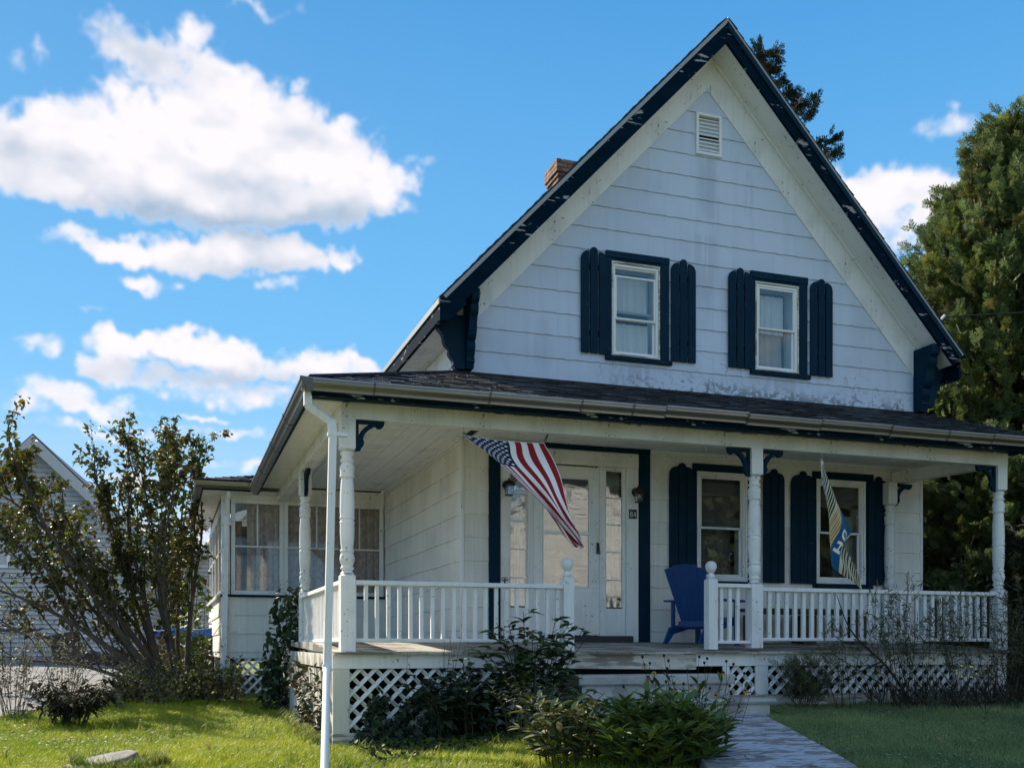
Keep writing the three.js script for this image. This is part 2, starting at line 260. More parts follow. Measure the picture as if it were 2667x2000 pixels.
function taper(pts, r0, r1, seg = 12, rad = 6) {
  const g = new THREE.TubeGeometry(new THREE.CatmullRomCurve3(pts), seg, 1, rad, false), P = g.parameters.path, p = g.attributes.position, q = V();
  for (let i = 0; i <= seg; i++) { P.getPointAt(i / seg, q); const r = lerp(r0, r1, i / seg); for (let j = 0; j <= rad; j++) { const k = i * (rad + 1) + j; p.setXYZ(k, q.x + (p.getX(k) - q.x) * r, q.y + (p.getY(k) - q.y) * r, q.z + (p.getZ(k) - q.z) * r); } }
  return g;
}
function beam(a, b, w, h) { const d = b.clone().sub(a), L = d.length(), g = new THREE.BoxGeometry(w, h, L); g.applyQuaternion(new THREE.Quaternion().setFromUnitVectors(V(0, 0, 1), d.normalize())); const c = a.clone().add(b).multiplyScalar(0.5); return g.translate(c.x, c.y, c.z); }
const clean = (g) => { let q = g.index ? g.toNonIndexed() : g; if (!q.attributes.normal) q.computeVertexNormals(); if (!q.attributes.uv) q = worldUV(q); for (const k of Object.keys(q.attributes)) if (!['position', 'normal', 'uv'].includes(k)) q.deleteAttribute(k); return q; };
function merge(gs, keepUV) { gs = (Array.isArray(gs) ? gs : [gs]).map((g) => (keepUV ? clean(g) : worldUV(g))); return gs.length === 1 ? gs[0] : mergeGeometries(gs, false); }
const used = {};
const numbered = (n) => { used[n] = (used[n] || 0) + 1; return used[n] === 1 ? n : n + '_' + String(used[n] - 1).padStart(3, '0'); };
function part(parent, name, gs, mat, keepUV) { const o = new THREE.Mesh(merge(gs, keepUV), mat); o.name = parent === scene ? numbered(name) : name; o.castShadow = o.receiveShadow = true; parent.add(o); return o; }
function sub(parent, name) { const g = new THREE.Group(); g.name = name; parent.add(g); return g; }
function thing(name, label, category, group) { const g = new THREE.Group(); g.name = numbered(name); g.userData = { label, category }; if (group) g.userData.group = group; scene.add(g); return g; }
function seat(g, x, y, z) { g.position.set(x, y, z); for (const c of g.children) c.position.sub(g.position); return g; }   // moves a thing's origin to its base, parts stay where they are
function tag(o, label, category, group) { o.userData = { ...o.userData, label, category }; if (group) o.userData.group = group; return o; }
function structure(name, gs, mat, keepUV) { const o = part(scene, name, gs, mat, keepUV); o.userData.kind = 'structure'; return o; }

// ---------------------------------------------------------------- the house
const house = thing('white_house', 'white gabled house with navy trim and a wraparound front porch', 'house');
const XL = 3.334, XR = 9.94, XC = 6.637, RIDGE = 8.85, SL = 1.055;      // wall corners, ridge line, roof slope
function clipPoly(P, C) {                                              // P clipped by the convex polygon C (counter-clockwise)
  for (let i = 0; i < C.length && P.length; i++) {
    const [ax, ay] = C[i], [bx, by] = C[(i + 1) % C.length], ins = (p) => (bx - ax) * (p[1] - ay) - (by - ay) * (p[0] - ax) >= -1e-9, out = [];
    for (let j = 0; j < P.length; j++) {
      const p = P[j], q = P[(j + 1) % P.length], a = ins(p), b = ins(q);
      if (a) out.push(p);
      if (a !== b) { const d1 = (bx - ax) * (p[1] - ay) - (by - ay) * (p[0] - ax), d2 = (bx - ax) * (q[1] - ay) - (by - ay) * (q[0] - ax), t = d1 / (d1 - d2); out.push([p[0] + (q[0] - p[0]) * t, p[1] + (q[1] - p[1]) * t]); }
    }
    P = out;
  }
  return P;
}
function minus(r, holes) {                                             // rectangle [u0,u1,v0,v1] minus rectangles
  let L = [r];
  for (const [a, b, c, d] of holes) {
    const N = [];
    for (const [u0, u1, v0, v1] of L) {
      if (b <= u0 || a >= u1 || d <= v0 || c >= v1) { N.push([u0, u1, v0, v1]); continue; }
      if (a > u0) N.push([u0, a, v0, v1]); if (b < u1) N.push([b, u1, v0, v1]);
      const x0 = Math.max(a, u0), x1 = Math.min(b, u1);
      if (c > v0) N.push([x0, x1, v0, c]); if (d < v1) N.push([x0, x1, d, v1]);
    }
    L = N;
  }
  return L.filter(([a, b, c, d]) => b - a > 0.004 && d - c > 0.004);
}
// courses of cement shingles with wavy lower edges; place(u, v, w) puts wall coordinates into the world
function siding(parent, o) {
  const r = rng(o.seed || 3), { e, v0, v1, u0, u1, holes = [], clip, place, uvOf, mats, width = 0.61, wavy = 0.005, lip = 0.016, name = 'siding_shingle' } = o;
  let k = 0;
  for (let v = v0; v < v1 - 0.01; v += e, k++) {
    const ph = r() * 6, top = Math.min(v + e - 0.0015, v1);
    for (let u = u0 - (k % 2 ? width / 2 : 0) - 0.02; u < u1; u += width) {
      const R = [Math.max(u + 0.0005, u0), Math.min(u + width - 0.0005, u1), v, top];
      if (R[1] - R[0] < 0.01) continue;
      for (const [a, b, c, d] of minus(R, holes)) {
        let P = [];
        if (Math.abs(c - v) < 1e-6 && wavy) { const n = Math.max(2, Math.round((b - a) / 0.045)); for (let i = 0; i <= n; i++) { const x = a + ((b - a) * i) / n; P.push([x, c + wavy * (Math.sin(x * 41 + ph) * 0.6 + Math.sin(x * 23 + ph * 2.3) * 0.6)]); } } else P.push([a, c], [b, c]);
        P.push([b, d], [a, d]);
        if (clip) P = clipPoly(P, clip);
        if (P.length < 3) continue;
        const wAt = (y) => lerp(lip, 0.003, clamp((y - v) / e)), pos = [], uv = [];
        const push = (q, w) => { const s = place(q[0], q[1], w); pos.push(s.x, s.y, s.z); const t = uvOf ? uvOf(q[0], q[1]) : q; uv.push(t[0], t[1]); };
        const pts = P.map((q) => new THREE.Vector2(q[0], q[1]));
        for (const f of THREE.ShapeUtils.triangulateShape(pts, [])) for (const i of f) push(P[i], wAt(P[i][1]));
        for (let i = 0; i < P.length; i++) { const p = P[i], q = P[(i + 1) % P.length]; push(p, wAt(p[1])); push(p, -0.003); push(q, wAt(q[1])); push(q, wAt(q[1])); push(p, -0.003); push(q, -0.003); }
        const g = new THREE.BufferGeometry(); g.setAttribute('position', new THREE.Float32BufferAttribute(pos, 3)); g.setAttribute('uv', new THREE.Float32BufferAttribute(uv, 2)); g.computeVertexNormals();
        part(parent, name, g, mats[Math.floor(r() * mats.length)], true);
      }
    }
  }
}
const WIN = [[5.248, 5.91, 4.63, 5.785], [7.295, 7.955, 4.63, 5.77], [6.435, 7.175, 1.86, 3.26], [8.229, 9.015, 1.86, 3.257]];
const DOOR = [3.795, 5.615, 1.09, 3.42];
const HOLES = [...WIN, DOOR];
{ // front wall with its openings
  const s = new THREE.Shape([[XL + 0.02, 0.2], [XR - 0.02, 0.2], [XR - 0.02, 5.1], [XC, 8.6], [XL + 0.02, 5.1]].map((p) => new THREE.Vector2(...p)));
  for (const [a, b, c, d] of HOLES) s.holes.push(new THREE.Path([[a, c], [a, d], [b, d], [b, c]].map((p) => new THREE.Vector2(...p))));
  const wall = part(house, 'wall', new THREE.ExtrudeGeometry(s, { depth: 0.14, bevelEnabled: false }).translate(0, 0, -0.145), m.white);
  const yr = (x) => 8.62 - 1.07 * Math.abs(x - XC);
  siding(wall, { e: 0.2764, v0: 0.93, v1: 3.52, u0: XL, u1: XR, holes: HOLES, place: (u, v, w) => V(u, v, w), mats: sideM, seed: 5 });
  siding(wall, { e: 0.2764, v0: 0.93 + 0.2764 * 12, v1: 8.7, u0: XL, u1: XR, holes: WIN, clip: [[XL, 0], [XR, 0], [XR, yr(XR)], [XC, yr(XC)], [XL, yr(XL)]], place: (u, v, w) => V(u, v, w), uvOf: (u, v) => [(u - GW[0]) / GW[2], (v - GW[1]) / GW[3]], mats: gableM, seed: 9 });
  part(wall, 'corner_board', [cham(XL - 0.03, XL + 0.012, 0.95, 3.5, -0.02, 0.022, 0.004), cham(XR - 0.012, XR + 0.03, 0.7, 4.8, -0.02, 0.022, 0.004)], m.white);
  // the wall along the side porch
  const side = part(house, 'wall', box(XL + 0.02, XL + 0.14, 0.2, 5.0, -9, -0.15), m.white);
  siding(side, { e: 0.2764, v0: 0.93, v1: 3.52, u0: -4.45, u1: -0.02, place: (u, v, w) => V(XL - w, v, u), mats: sideM, seed: 15 });
  siding(side, { e: 0.2764, v0: 0.93 + 0.2764 * 11, v1: 4.7, u0: -9, u1: -0.02, place: (u, v, w) => V(XL - w, v, u), mats: sideM, seed: 16 });
  part(house, 'wall', box(XR - 0.14, XR - 0.02, 0.2, 5.0, -9, -0.15), m.white);
  part(house, 'wall', polyXY([[XL + 0.02, 0.2], [XR - 0.02, 0.2], [XR - 0.02, 5.1], [XC, 8.6], [XL + 0.02, 5.1]], -9.1, -9), m.white);
  part(house, 'floor', [box(XL + 0.15, XR - 0.15, 0.95, 1.05, -8.9, -0.16), box(XL + 0.15, XR - 0.15, 3.6, 3.7, -8.9, -0.16), box(XL + 0.15, XR - 0.15, 1.06, 3.58, -3.1, -3.0)], m.room);
  part(house, 'foundation', box(XL + 0.02, XR - 0.02, -0.6, 0.92, -0.14, 0.0), m.concrete);
}
{ // roof: two slabs, drip edge, rake boards, soffits, frieze
  const dl = [-3.697, -3.896], L = Math.hypot(...dl), off = (t, side) => [side * t * (3.896 / L), t * (3.697 / L)];
  const rake = (side, t0, t1, up = 0, dn = 0) => {                      // a strip parallel to the roof, t0..t1 below its surface
    const n = (t) => [side * 3.896 / L * -t, -3.697 / L * t], eave = [XC + side * (3.66 + dn), RIDGE - 3.66 * SL - dn * SL];
    const p0 = [XC, RIDGE - t0 * L / 3.697], p1 = [XC, RIDGE - t1 * L / 3.697], q0 = [eave[0] + n(t0)[0], eave[1] + n(t0)[1]], q1 = [eave[0] + n(t1)[0], eave[1] + n(t1)[1]];
    return side < 0 ? [p0, q0, q1, p1] : [p0, p1, q1, q0];
  };
  const roof = sub(house, 'roof');
  for (const s of [-1, 1]) {
    part(roof, 'roof_slab', polyXY(rake(s, 0.0, 0.05), -9.3, 0.42), m.roof);
    part(roof, 'drip_edge', polyXY(rake(s, s < 0 ? 0.008 : 0.004, s < 0 ? 0.05 : 0.04), 0.42, 0.436), m.drip);
    part(roof, 'rake_board', polyXY(rake(s, 0.051, 0.215), 0.385, 0.428), m.fascia);
    if (s > 0) part(roof, 'rake_moulding', polyXY(rake(s, 0.041, 0.10), 0.4285, 0.45), m.navy);
    part(roof, 'soffit', polyXY(rake(s, 0.19, 0.2), 0.0, 0.384), m.white);
    part(roof, 'soffit_moulding', polyXY(rake(s, 0.201, 0.235), 0.026, 0.06), m.white);
    part(roof, 'frieze_board', polyXY(rake(s, 0.2, s < 0 ? 0.44 : 0.52), 0.0, 0.026), m.white);
  }
  const slope = V(-3.697, -3.896, 0).normalize(), r = rng(31);          // ragged shingle ends along the rake
  for (const s of [-1, 1]) { const gs = []; for (let d = 0.02; d < 5.25; d += 0.14) { const P = (q, h) => [XC + s * (-slope.x * q - slope.y * h), RIDGE + slope.y * q - slope.x * h], h1 = 0.012 + 0.01 * r(), A = [P(d, 0), P(d + 0.17, 0), P(d + 0.17, h1), P(d, 0.004)]; gs.push(polyXY(s > 0 ? A : A.reverse(), 0.15, 0.432 + 0.012 * r())); } part(roof, 'shingle_edge', gs, m.roof); }
  part(roof, 'eave_board', [box(2.945, 2.985, 4.715, 4.93, -9.3, 0.426)], m.fascia);
  part(roof, 'eave_drip_edge', box(2.928, 2.944, 4.885, 4.95, -9.3, 0.43), m.drip);
  part(roof, 'eave_soffit', box(2.986, XL - 0.01, 4.72, 4.735, -9.3, 0.02), m.white);
  part(roof, 'eave_board', box(10.255, 10.285, 4.66, 4.90, -9.3, 0.384), m.fascia);
  part(roof, 'eave_soffit', box(XR + 0.01, 10.254, 4.66, 4.675, -9.3, 0.02), m.white);
  part(roof, 'frieze_board', box(XL - 0.028, XL - 0.002, 4.42, 4.715, -9.2, -0.03), m.white);
  part(roof, 'rake_return', polyXY([[2.946, 4.935], [2.946, 4.70], [3.06, 4.70], [3.26, 4.92], [3.10, 5.08]], 0.386, 0.4275), m.fascia);
  // carved eave brackets
  const scroll = (w, h) => { const s = new THREE.Shape(); s.moveTo(0, 0); s.lineTo(w, 0); s.lineTo(w, -0.07 * h); s.quadraticCurveTo(w * 0.97, -0.16 * h, w * 0.84, -0.17 * h); s.quadraticCurveTo(w * 0.92, -0.26 * h, w * 0.78, -0.32 * h); s.quadraticCurveTo(w * 0.7, -0.36 * h, w * 0.68, -0.44 * h); s.quadraticCurveTo(w * 0.66, -0.6 * h, w * 0.46, -0.64 * h); s.quadraticCurveTo(w * 0.56, -0.72 * h, w * 0.42, -0.8 * h); s.quadraticCurveTo(w * 0.34, -0.86 * h, w * 0.36, -0.93 * h); s.lineTo(w * 0.3, -h); s.lineTo(0, -h); s.closePath(); return s; };
  const ex = (s, d) => new THREE.ExtrudeGeometry(s, { depth: d, bevelEnabled: true, bevelSize: 0.006, bevelThickness: 0.006, bevelSegments: 1, curveSegments: 6 });
  const ribs = (x0, x1, z, hs) => hs.map(([y, d]) => cham(x0, x1, y - d, y, z, z + 0.03, 0.005));
  { const b = sub(house, 'eave_bracket');
    part(b, 'scroll', ex(scroll(0.375, 0.62), 0.09).scale(-1, 1, 1).translate(XL - 0.01, 4.90, 0.03).translate(0, -0.02, 0), m.navy);
    part(b, 'scroll', ex(scroll(0.36, 0.85), 0.085).rotateY(-Math.PI / 2).translate(XL + 0.09, 5.12, 0.026), m.navy);
    part(b, 'carved_front', [...ribs(XL + 0.0, XL + 0.095, 0.345, [[5.1, 0.1]]), ...ribs(XL, XL + 0.095, 0.24, [[4.82, 0.05], [4.74, 0.07]]), ...ribs(XL, XL + 0.095, 0.15, [[4.5, 0.08], [4.38, 0.05]])], m.navy); }
  { const b = sub(house, 'eave_bracket');
    part(b, 'scroll', ex(scroll(0.30, 0.60), 0.09).translate(XR + 0.035, 4.93, 0.03), m.navy);
    part(b, 'scroll', ex(scroll(0.36, 0.85), 0.125).rotateY(-Math.PI / 2).translate(XR - 0.005, 5.10, 0.026), m.navy);
    part(b, 'carved_front', [...ribs(XR - 0.13, XR, 0.345, [[5.1, 0.1]]), ...ribs(XR - 0.13, XR, 0.24, [[4.82, 0.05], [4.74, 0.07]]), ...ribs(XR - 0.13, XR, 0.15, [[4.5, 0.08], [4.38, 0.05]])], m.navy); }
}
{ // chimney of bricks, with a corbelled cap
  const ch = sub(house, 'chimney'), r = rng(44), x0 = 6.28, x1 = 6.74, z1 = -4.43, z0 = -4.93;
  const mats = [[0.19, 0.085, 0.06], [0.23, 0.11, 0.08], [0.15, 0.075, 0.06], [0.26, 0.15, 0.11]].map((c) => M({ color: c, map: brickT, roughness: 0.9 }));
  part(ch, 'mortar_core', box(x0 + 0.008, x1 - 0.008, 8.2, 9.19, z0 + 0.008, z1 - 0.008), M({ color: [0.33, 0.31, 0.28], roughness: 1 }));
  for (let k = 0; k < 14; k++) {
    const y = 8.23 + k * 0.0715, cap = k >= 11 ? 0.045 : k === 10 ? 0.022 : 0, a = x0 - cap, b = x1 + cap, c = z0 - cap, d = z1 + cap, bl = 0.19;
    for (const [along, n, fix] of [['x', 0, d], ['x', 0, c], ['z', 0, a], ['z', 0, b]]) {
      const s0 = (along === 'x' ? a : c + 0.1), s1 = (along === 'x' ? b : d - 0.1);
      for (let s = s0 - (k % 2 ? bl / 2 : 0); s < s1 - 0.01; s += bl + 0.009) {
        const p = Math.max(s, s0), q = Math.min(s + bl, s1); if (q - p < 0.02) continue;
        const j = (r() - 0.5) * 0.006;
        const g = along === 'x' ? cham(p, q, y, y + 0.062, fix === d ? d - 0.1 : c, fix === d ? d + j : c + 0.1, 0.004) : cham(fix === a ? a + j : b - 0.1, fix === a ? a + 0.1 : b, y, y + 0.062, p, q, 0.004);
        part(ch, 'brick', g, mats[Math.floor(r() * 4)]);
      }
    }
  }
  part(ch, 'flue_cover', box(x0 + 0.03, x1 - 0.03, 9.19, 9.215, z0 + 0.03, z1 - 0.03), m.dark);
}
function cloth(x0, x1, y0, y1, z, folds, amp, seed) {                    // a hanging curtain with folds
  const n = 70, k = 8, r = rng(seed), ph = r() * 6, pos = [], uv = [], idx = [];
  for (let j = 0; j <= k; j++) for (let i = 0; i <= n; i++) { const u = i / n, v = j / k, f = Math.sin(u * folds * 6.283 + ph + Math.sin(v * 2 + ph) * 0.4) + 0.5 * Math.sin(u * folds * 10.7 + ph * 2); pos.push(lerp(x0, x1, u), lerp(y1, y0, v), z + amp * f * (0.5 + 0.5 * v)); uv.push(u * (x1 - x0) * 1.4, v * (y1 - y0)); }
  for (let j = 0; j < k; j++) for (let i = 0; i < n; i++) { const a = j * (n + 1) + i; idx.push(a, a + n + 1, a + 1, a + 1, a + n + 1, a + n + 2); }
  const g = new THREE.BufferGeometry(); g.setAttribute('position', new THREE.Float32BufferAttribute(pos, 3)); g.setAttribute('uv', new THREE.Float32BufferAttribute(uv, 2)); g.setIndex(idx); g.computeVertexNormals(); return g;
}
const ring = (x0, x1, y0, y1, w, z0, z1, c) => [cham(x0, x1, y1 - w, y1, z0, z1, c), cham(x0, x1, y0, y0 + w, z0, z1, c), cham(x0, x0 + w, y0 + w, y1 - w, z0, z1, c), cham(x1 - w, x1, y0 + w, y1 - w, z0, z1, c)];
function sash(w, x0, x1, y0, y1, z, rail, pane, fm) { const s = sub(w, 'sash'); part(s, 'sash_frame', ring(x0, x1, y0, y1, rail, z, z + 0.028, 0.004), fm); part(s, 'pane', box(x0 + rail, x1 - rail, y0 + rail, y1 - rail, z + 0.012, z + 0.0135), pane); return s; }
function upperWindow([x0, x1, y0, y1], trim, meet, i) {
  const w = sub(house, 'window'), [tl, tr, tt, tb] = trim;
  part(w, 'window_trim', [cham(tl, tr, y1 + 0.045, tt, 0.0, 0.042, 0.006), cham(tl + 0.012, tr - 0.012, y1 + 0.02, y1 + 0.044, 0.0, 0.030, 0.004), cham(tl, x0 - 0.004, y0 - 0.01, y1 + 0.0445, 0.0, 0.034, 0.006), cham(x1 + 0.004, tr, y0 - 0.01, y1 + 0.0445, 0.0, 0.034, 0.006), cham(tl - 0.008, tr + 0.03, tb, y0 - 0.011, 0.0, 0.062, 0.006)], m.navy);
  part(w, 'old_stop', ring(x0 - 0.003, x1 + 0.003, y0 - 0.004, y1 + 0.016, 0.026, -0.02, 0.026, 0.004), m.worn);
  part(w, 'window_frame', ring(x0 + 0.018, x1 - 0.016, y0 + 0.006, y1 - 0.012, 0.034, -0.06, 0.012, 0.004), m.whiteClean);
  const a = x0 + 0.052, b = x1 - 0.05;
  if (i === 0) { sash(w, a, b, meet - 0.012, y1 - 0.15, -0.025, 0.024, m.glass, m.whiteClean); part(w, 'sash_rail', cham(a, b, y1 - 0.066, y1 - 0.046, -0.04, -0.01, 0.004), m.whiteClean); part(w, 'blind_rail', cham(a + 0.03, b - 0.03, meet + 0.085, meet + 0.115, -0.075, -0.06, 0.003), m.shade); } else sash(w, a, b, meet - 0.012, y1 - 0.046, -0.025, 0.024, m.glass, m.whiteClean);
  sash(w, a, b, y0 + 0.04, meet + 0.014, -0.055, 0.028, m.glass, m.whiteClean);
  if (i === 0) part(w, 'pane', box(a, b, y1 - 0.15, y1 - 0.066, -0.03, -0.0285), m.glass);
  part(w, 'curtain', cloth(x0 + 0.06, x1 - (i === 0 ? 0.08 : 0.13), i === 0 ? meet + 0.12 : meet - 0.02, y1 - 0.1, -0.15, 5, 0.014, 3 + i), m.curtain, true);
  part(w, 'curtain', cloth(x0 + 0.04, x1 - (i === 0 ? 0.1 : 0.14), y0, meet - (i === 0 ? 0.03 : -0.02), i === 0 ? -0.11 : -0.19, 5, 0.014, 13 + i), i === 0 ? m.curtain : m.shade, true);
  part(w, 'jamb', [box(x0 - 0.02, x0 + 0.017, y0 - 0.01, y1, -0.3, -0.061), box(x1 - 0.015, x1 + 0.02, y0 - 0.01, y1, -0.3, -0.061), box(x0, x1, y0 - 0.02, y0 + 0.005, -0.3, -0.061), box(x0, x1, y1 - 0.01, y1 + 0.02, -0.3, -0.061)], m.white);
}
upperWindow(WIN[0], [5.166, 6.037, 5.917, 4.562], 5.10, 0);
upperWindow(WIN[1], [7.222, 8.088, 5.909, 4.560], 5.185, 1);
function lowerWindow([x0, x1, y0, y1], tl, tr, i) {
  const w = sub(house, 'window');
  part(w, 'window_trim', [cham(tl, tr, y1 + 0.002, 3.355, 0.0, 0.045, 0.006), cham(tl, x0 - 0.003, 1.80, y1 + 0.0015, 0.0, 0.034, 0.005), cham(x1 + 0.003, tr, 1.80, y1 + 0.0015, 0.0, 0.034, 0.005), cham(x0 - 0.0025, x1 + 0.0025, 1.80, 1.858, 0.0, 0.05, 0.006)], m.navy);
  part(w, 'window_frame', [...ring(x0, x1, y0, y1, 0.03, -0.05, 0.03, 0.004), ...ring(x0 + 0.0305, x1 - 0.0305, y0 + 0.0305, y1 - 0.0305, 0.03, -0.06, 0.015, 0.004)], m.white);
  const a = x0 + 0.062, b = x1 - 0.062; sash(w, a, b, 2.53, y1 - 0.062, -0.03, 0.022, m.glass, m.white); sash(w, a, b, y0 + 0.062, 2.565, -0.058, 0.03, m.glass, m.white);
  part(w, 'roller_shade', box(x0 + 0.02, x1 - 0.02, i ? 2.9 : 2.56, y1, -0.12, -0.118), m.screen);
  if (i) { part(w, 'curtain', [cloth(x0 + 0.02, x0 + 0.16, y0, 2.75, -0.16, 3, 0.012, 23), cloth(x1 - 0.2, x1 - 0.03, y0 + 0.3, 2.8, -0.16, 3, 0.012, 24)], m.shade, true); } else part(w, 'curtain', cloth(x0 + 0.02, x1 - 0.12, y0, 2.6, -0.2, 4, 0.012, 25), m.screen, true);
  part(w, 'jamb', [box(x0 - 0.02, x0 + 0.002, y0 - 0.01, y1, -0.3, -0.061), box(x1 - 0.002, x1 + 0.02, y0 - 0.01, y1, -0.3, -0.061)], m.white);
}
lowerWindow(WIN[2], 6.375, 7.235, 0); lowerWindow(WIN[3], 8.172, 9.13, 1);
function shutter(x, y0, ySide, yMid, w = [0.1, 0.096, 0.1], gap = 0.022) {
  const s = sub(house, 'shutter'); let a = x;
  w.forEach((bw, i) => {
    const sh = new THREE.Shape(), top = i === 1 ? yMid : ySide, c = bw;
    sh.moveTo(0, y0);
    sh.lineTo(bw, y0);
    if (i === 0) { sh.lineTo(bw, top); sh.quadraticCurveTo(0.01, top, 0, top - c * 0.95); } else if (i === 2) { sh.lineTo(bw, top - c * 0.95); sh.quadraticCurveTo(bw - 0.01, top, 0, top); } else { sh.lineTo(bw, top - bw / 2); sh.absarc(bw / 2, top - bw / 2, bw / 2, 0, Math.PI, false); }
    sh.closePath();
    part(s, 'board', new THREE.ExtrudeGeometry(sh, { depth: 0.019, bevelEnabled: true, bevelSize: 0.003, bevelThickness: 0.003, bevelSegments: 1, curveSegments: 8 }).translate(a, 0, 0.032), m.navy); a += bw + gap;
  });
  part(s, 'batten', [box(x + 0.02, a - gap - 0.02, y0 + 0.21, y0 + 0.28, 0.014, 0.0285), box(x + 0.02, a - gap - 0.02, ySide - 0.22, ySide - 0.15, 0.014, 0.0285)], m.navy);
}
shutter(4.83, 4.626, 5.87, 5.92); shutter(6.062, 4.626, 5.87, 5.92, [0.1, 0.096, 0.1]);
shutter(6.887, 4.624, 5.868, 5.912, [0.1, 0.094, 0.1]); shutter(8.125, 4.624, 5.868, 5.912, [0.1, 0.094, 0.1]);
shutter(6.037, 1.857, 3.294, 3.342, [0.112, 0.106, 0.09], 0.012); shutter(7.405, 1.856, 3.288, 3.342, [0.1, 0.098, 0.09], 0.012);
shutter(7.826, 1.855, 3.285, 3.340, [0.122, 0.105, 0.096], 0.01); shutter(9.04, 1.855, 3.275, 3.332, [0.112, 0.105, 0.09], 0.012);
{ // gable vent
  const w = sub(house, 'gable_vent');
  part(w, 'vent_frame', ring(6.42, 6.79, 7.305, 7.835, 0.038, 0.004, 0.04, 0.004), m.whiteClean);
  part(w, 'vent_back', box(6.44, 6.77, 7.32, 7.82, 0.0, 0.006), m.dark);
  for (let i = 0; i < 9; i++) { const g = new THREE.BoxGeometry(0.292, 0.022, 0.005).rotateX(-0.5); part(w, 'louvre', g.translate(6.605, 7.366 + i * 0.0485, 0.026), m.whiteClean); }
  for (let i = 0; i < 1; i++) part(w, 'louvre', box(6.46, 6.75, 7.772, 7.797, 0.01, 0.03), M({ color: [0.32, 0.25, 0.19], roughness: 0.9 }));
}
{ // entrance: storm door between sidelights, white casing, broad navy band
  const e = sub(house, 'entrance');
  part(e, 'door_surround', [cham(3.652, 3.79, 1.07, 3.4245, 0.0, 0.045, 0.006), cham(5.617, 5.768, 1.07, 3.4245, 0.0, 0.045, 0.006), cham(3.652, 5.768, 3.425, 3.50, 0.0, 0.045, 0.006)], m.navy);
  part(e, 'casing', [cham(3.796, 3.915, 1.08, 3.24, -0.05, 0.024, 0.004), cham(5.452, 5.614, 1.08, 3.24, -0.05, 0.024, 0.004), cham(3.796, 5.614, 3.242, 3.42, -0.05, 0.028, 0.006), box(3.80, 5.61, 3.30, 3.315, 0.0285, 0.036)], m.white);
  part(e, 'mullion', [cham(4.15, 4.212, 1.15, 3.24, -0.06, 0.012, 0.004), cham(5.088, 5.17, 1.15, 3.24, -0.06, 0.012, 0.004), box(4.165, 4.175, 1.15, 3.24, 0.0125, 0.02), box(5.105, 5.112, 1.15, 3.24, 0.0125, 0.02)], m.white);
  part(e, 'threshold', cham(3.80, 5.52, 1.06, 1.15, -0.1, 0.07, 0.006), M({ color: [0.03, 0.03, 0.032], roughness: 0.7 }));
  for (const [a, b] of [[3.917, 4.148], [5.172, 5.45]]) {
    const s = sub(e, 'sidelight'), p0 = a + 0.014, p1 = b - (a < 4.5 ? 0.011 : 0.045), ys = [1.507, 1.852, 2.198, 2.538, 2.872, 3.206];
    part(s, 'panel', [cham(a, b, 1.151, 1.49, -0.05, -0.012, 0.004), cham(a, p0 - 0.0, 1.491, 3.24, -0.05, -0.006, 0.003), cham(p1, b, 1.491, 3.24, -0.05, -0.006, 0.003), cham(p0, p1, 3.207, 3.24, -0.05, -0.006, 0.003)], m.white);
    for (let i = 0; i < 5; i++) { part(s, 'pane', box(p0, p1, ys[i], ys[i + 1] - 0.014, -0.024 - (i % 2) * 0.002, -0.0225 - (i % 2) * 0.002), m.glassWavy); part(s, 'muntin', cham(p0, p1, ys[i + 1] - 0.014, ys[i + 1], -0.034, -0.012, 0.003), m.white); }
    part(s, 'curtain', cloth(p0, p1, 1.5, 3.2, -0.09, 3, 0.006, 71), m.shade, true);
  }
  const d = sub(e, 'storm_door');
  part(d, 'door_leaf', [cham(4.216, 5.084, 1.156, 1.735, -0.03, 0.004, 0.004), cham(4.216, 4.338, 1.736, 3.227, -0.03, 0.004, 0.004), cham(4.964, 5.084, 1.736, 3.227, -0.03, 0.004, 0.004), cham(4.339, 4.963, 3.085, 3.227, -0.03, 0.004, 0.004)], m.white);
  part(d, 'glazing_bead', [...ring(4.339, 4.963, 1.736, 3.084, 0.016, -0.02, 0.008, 0.003), cham(4.356, 4.946, 2.39, 2.43, -0.02, 0.007, 0.003)], m.whiteClean);
  part(d, 'pane', box(4.356, 4.946, 1.753, 2.389, -0.012, -0.0105), m.glassWavy); part(d, 'pane', box(4.356, 4.946, 2.431, 3.067, -0.009, -0.0075), m.glassWavy);
  part(d, 'handle', [cham(5.048, 5.068, 2.16, 2.30, 0.004, 0.02, 0.003), tube([[5.058, 2.285, 0.02], [5.055, 2.28, 0.05], [5.062, 2.22, 0.055], [5.07, 2.155, 0.05]], 0.011, 10, 6)], m.black);
  part(d, 'inner_door', [box(4.23, 5.08, 1.15, 3.22, -0.14, -0.10), ...[[1.3, 1.8], [1.95, 2.5], [2.6, 3.05]].map(([a, b]) => box(4.4, 4.9, a, b, -0.1, -0.093))], M({ color: [0.03, 0.036, 0.038], roughness: 0.5 }));
}

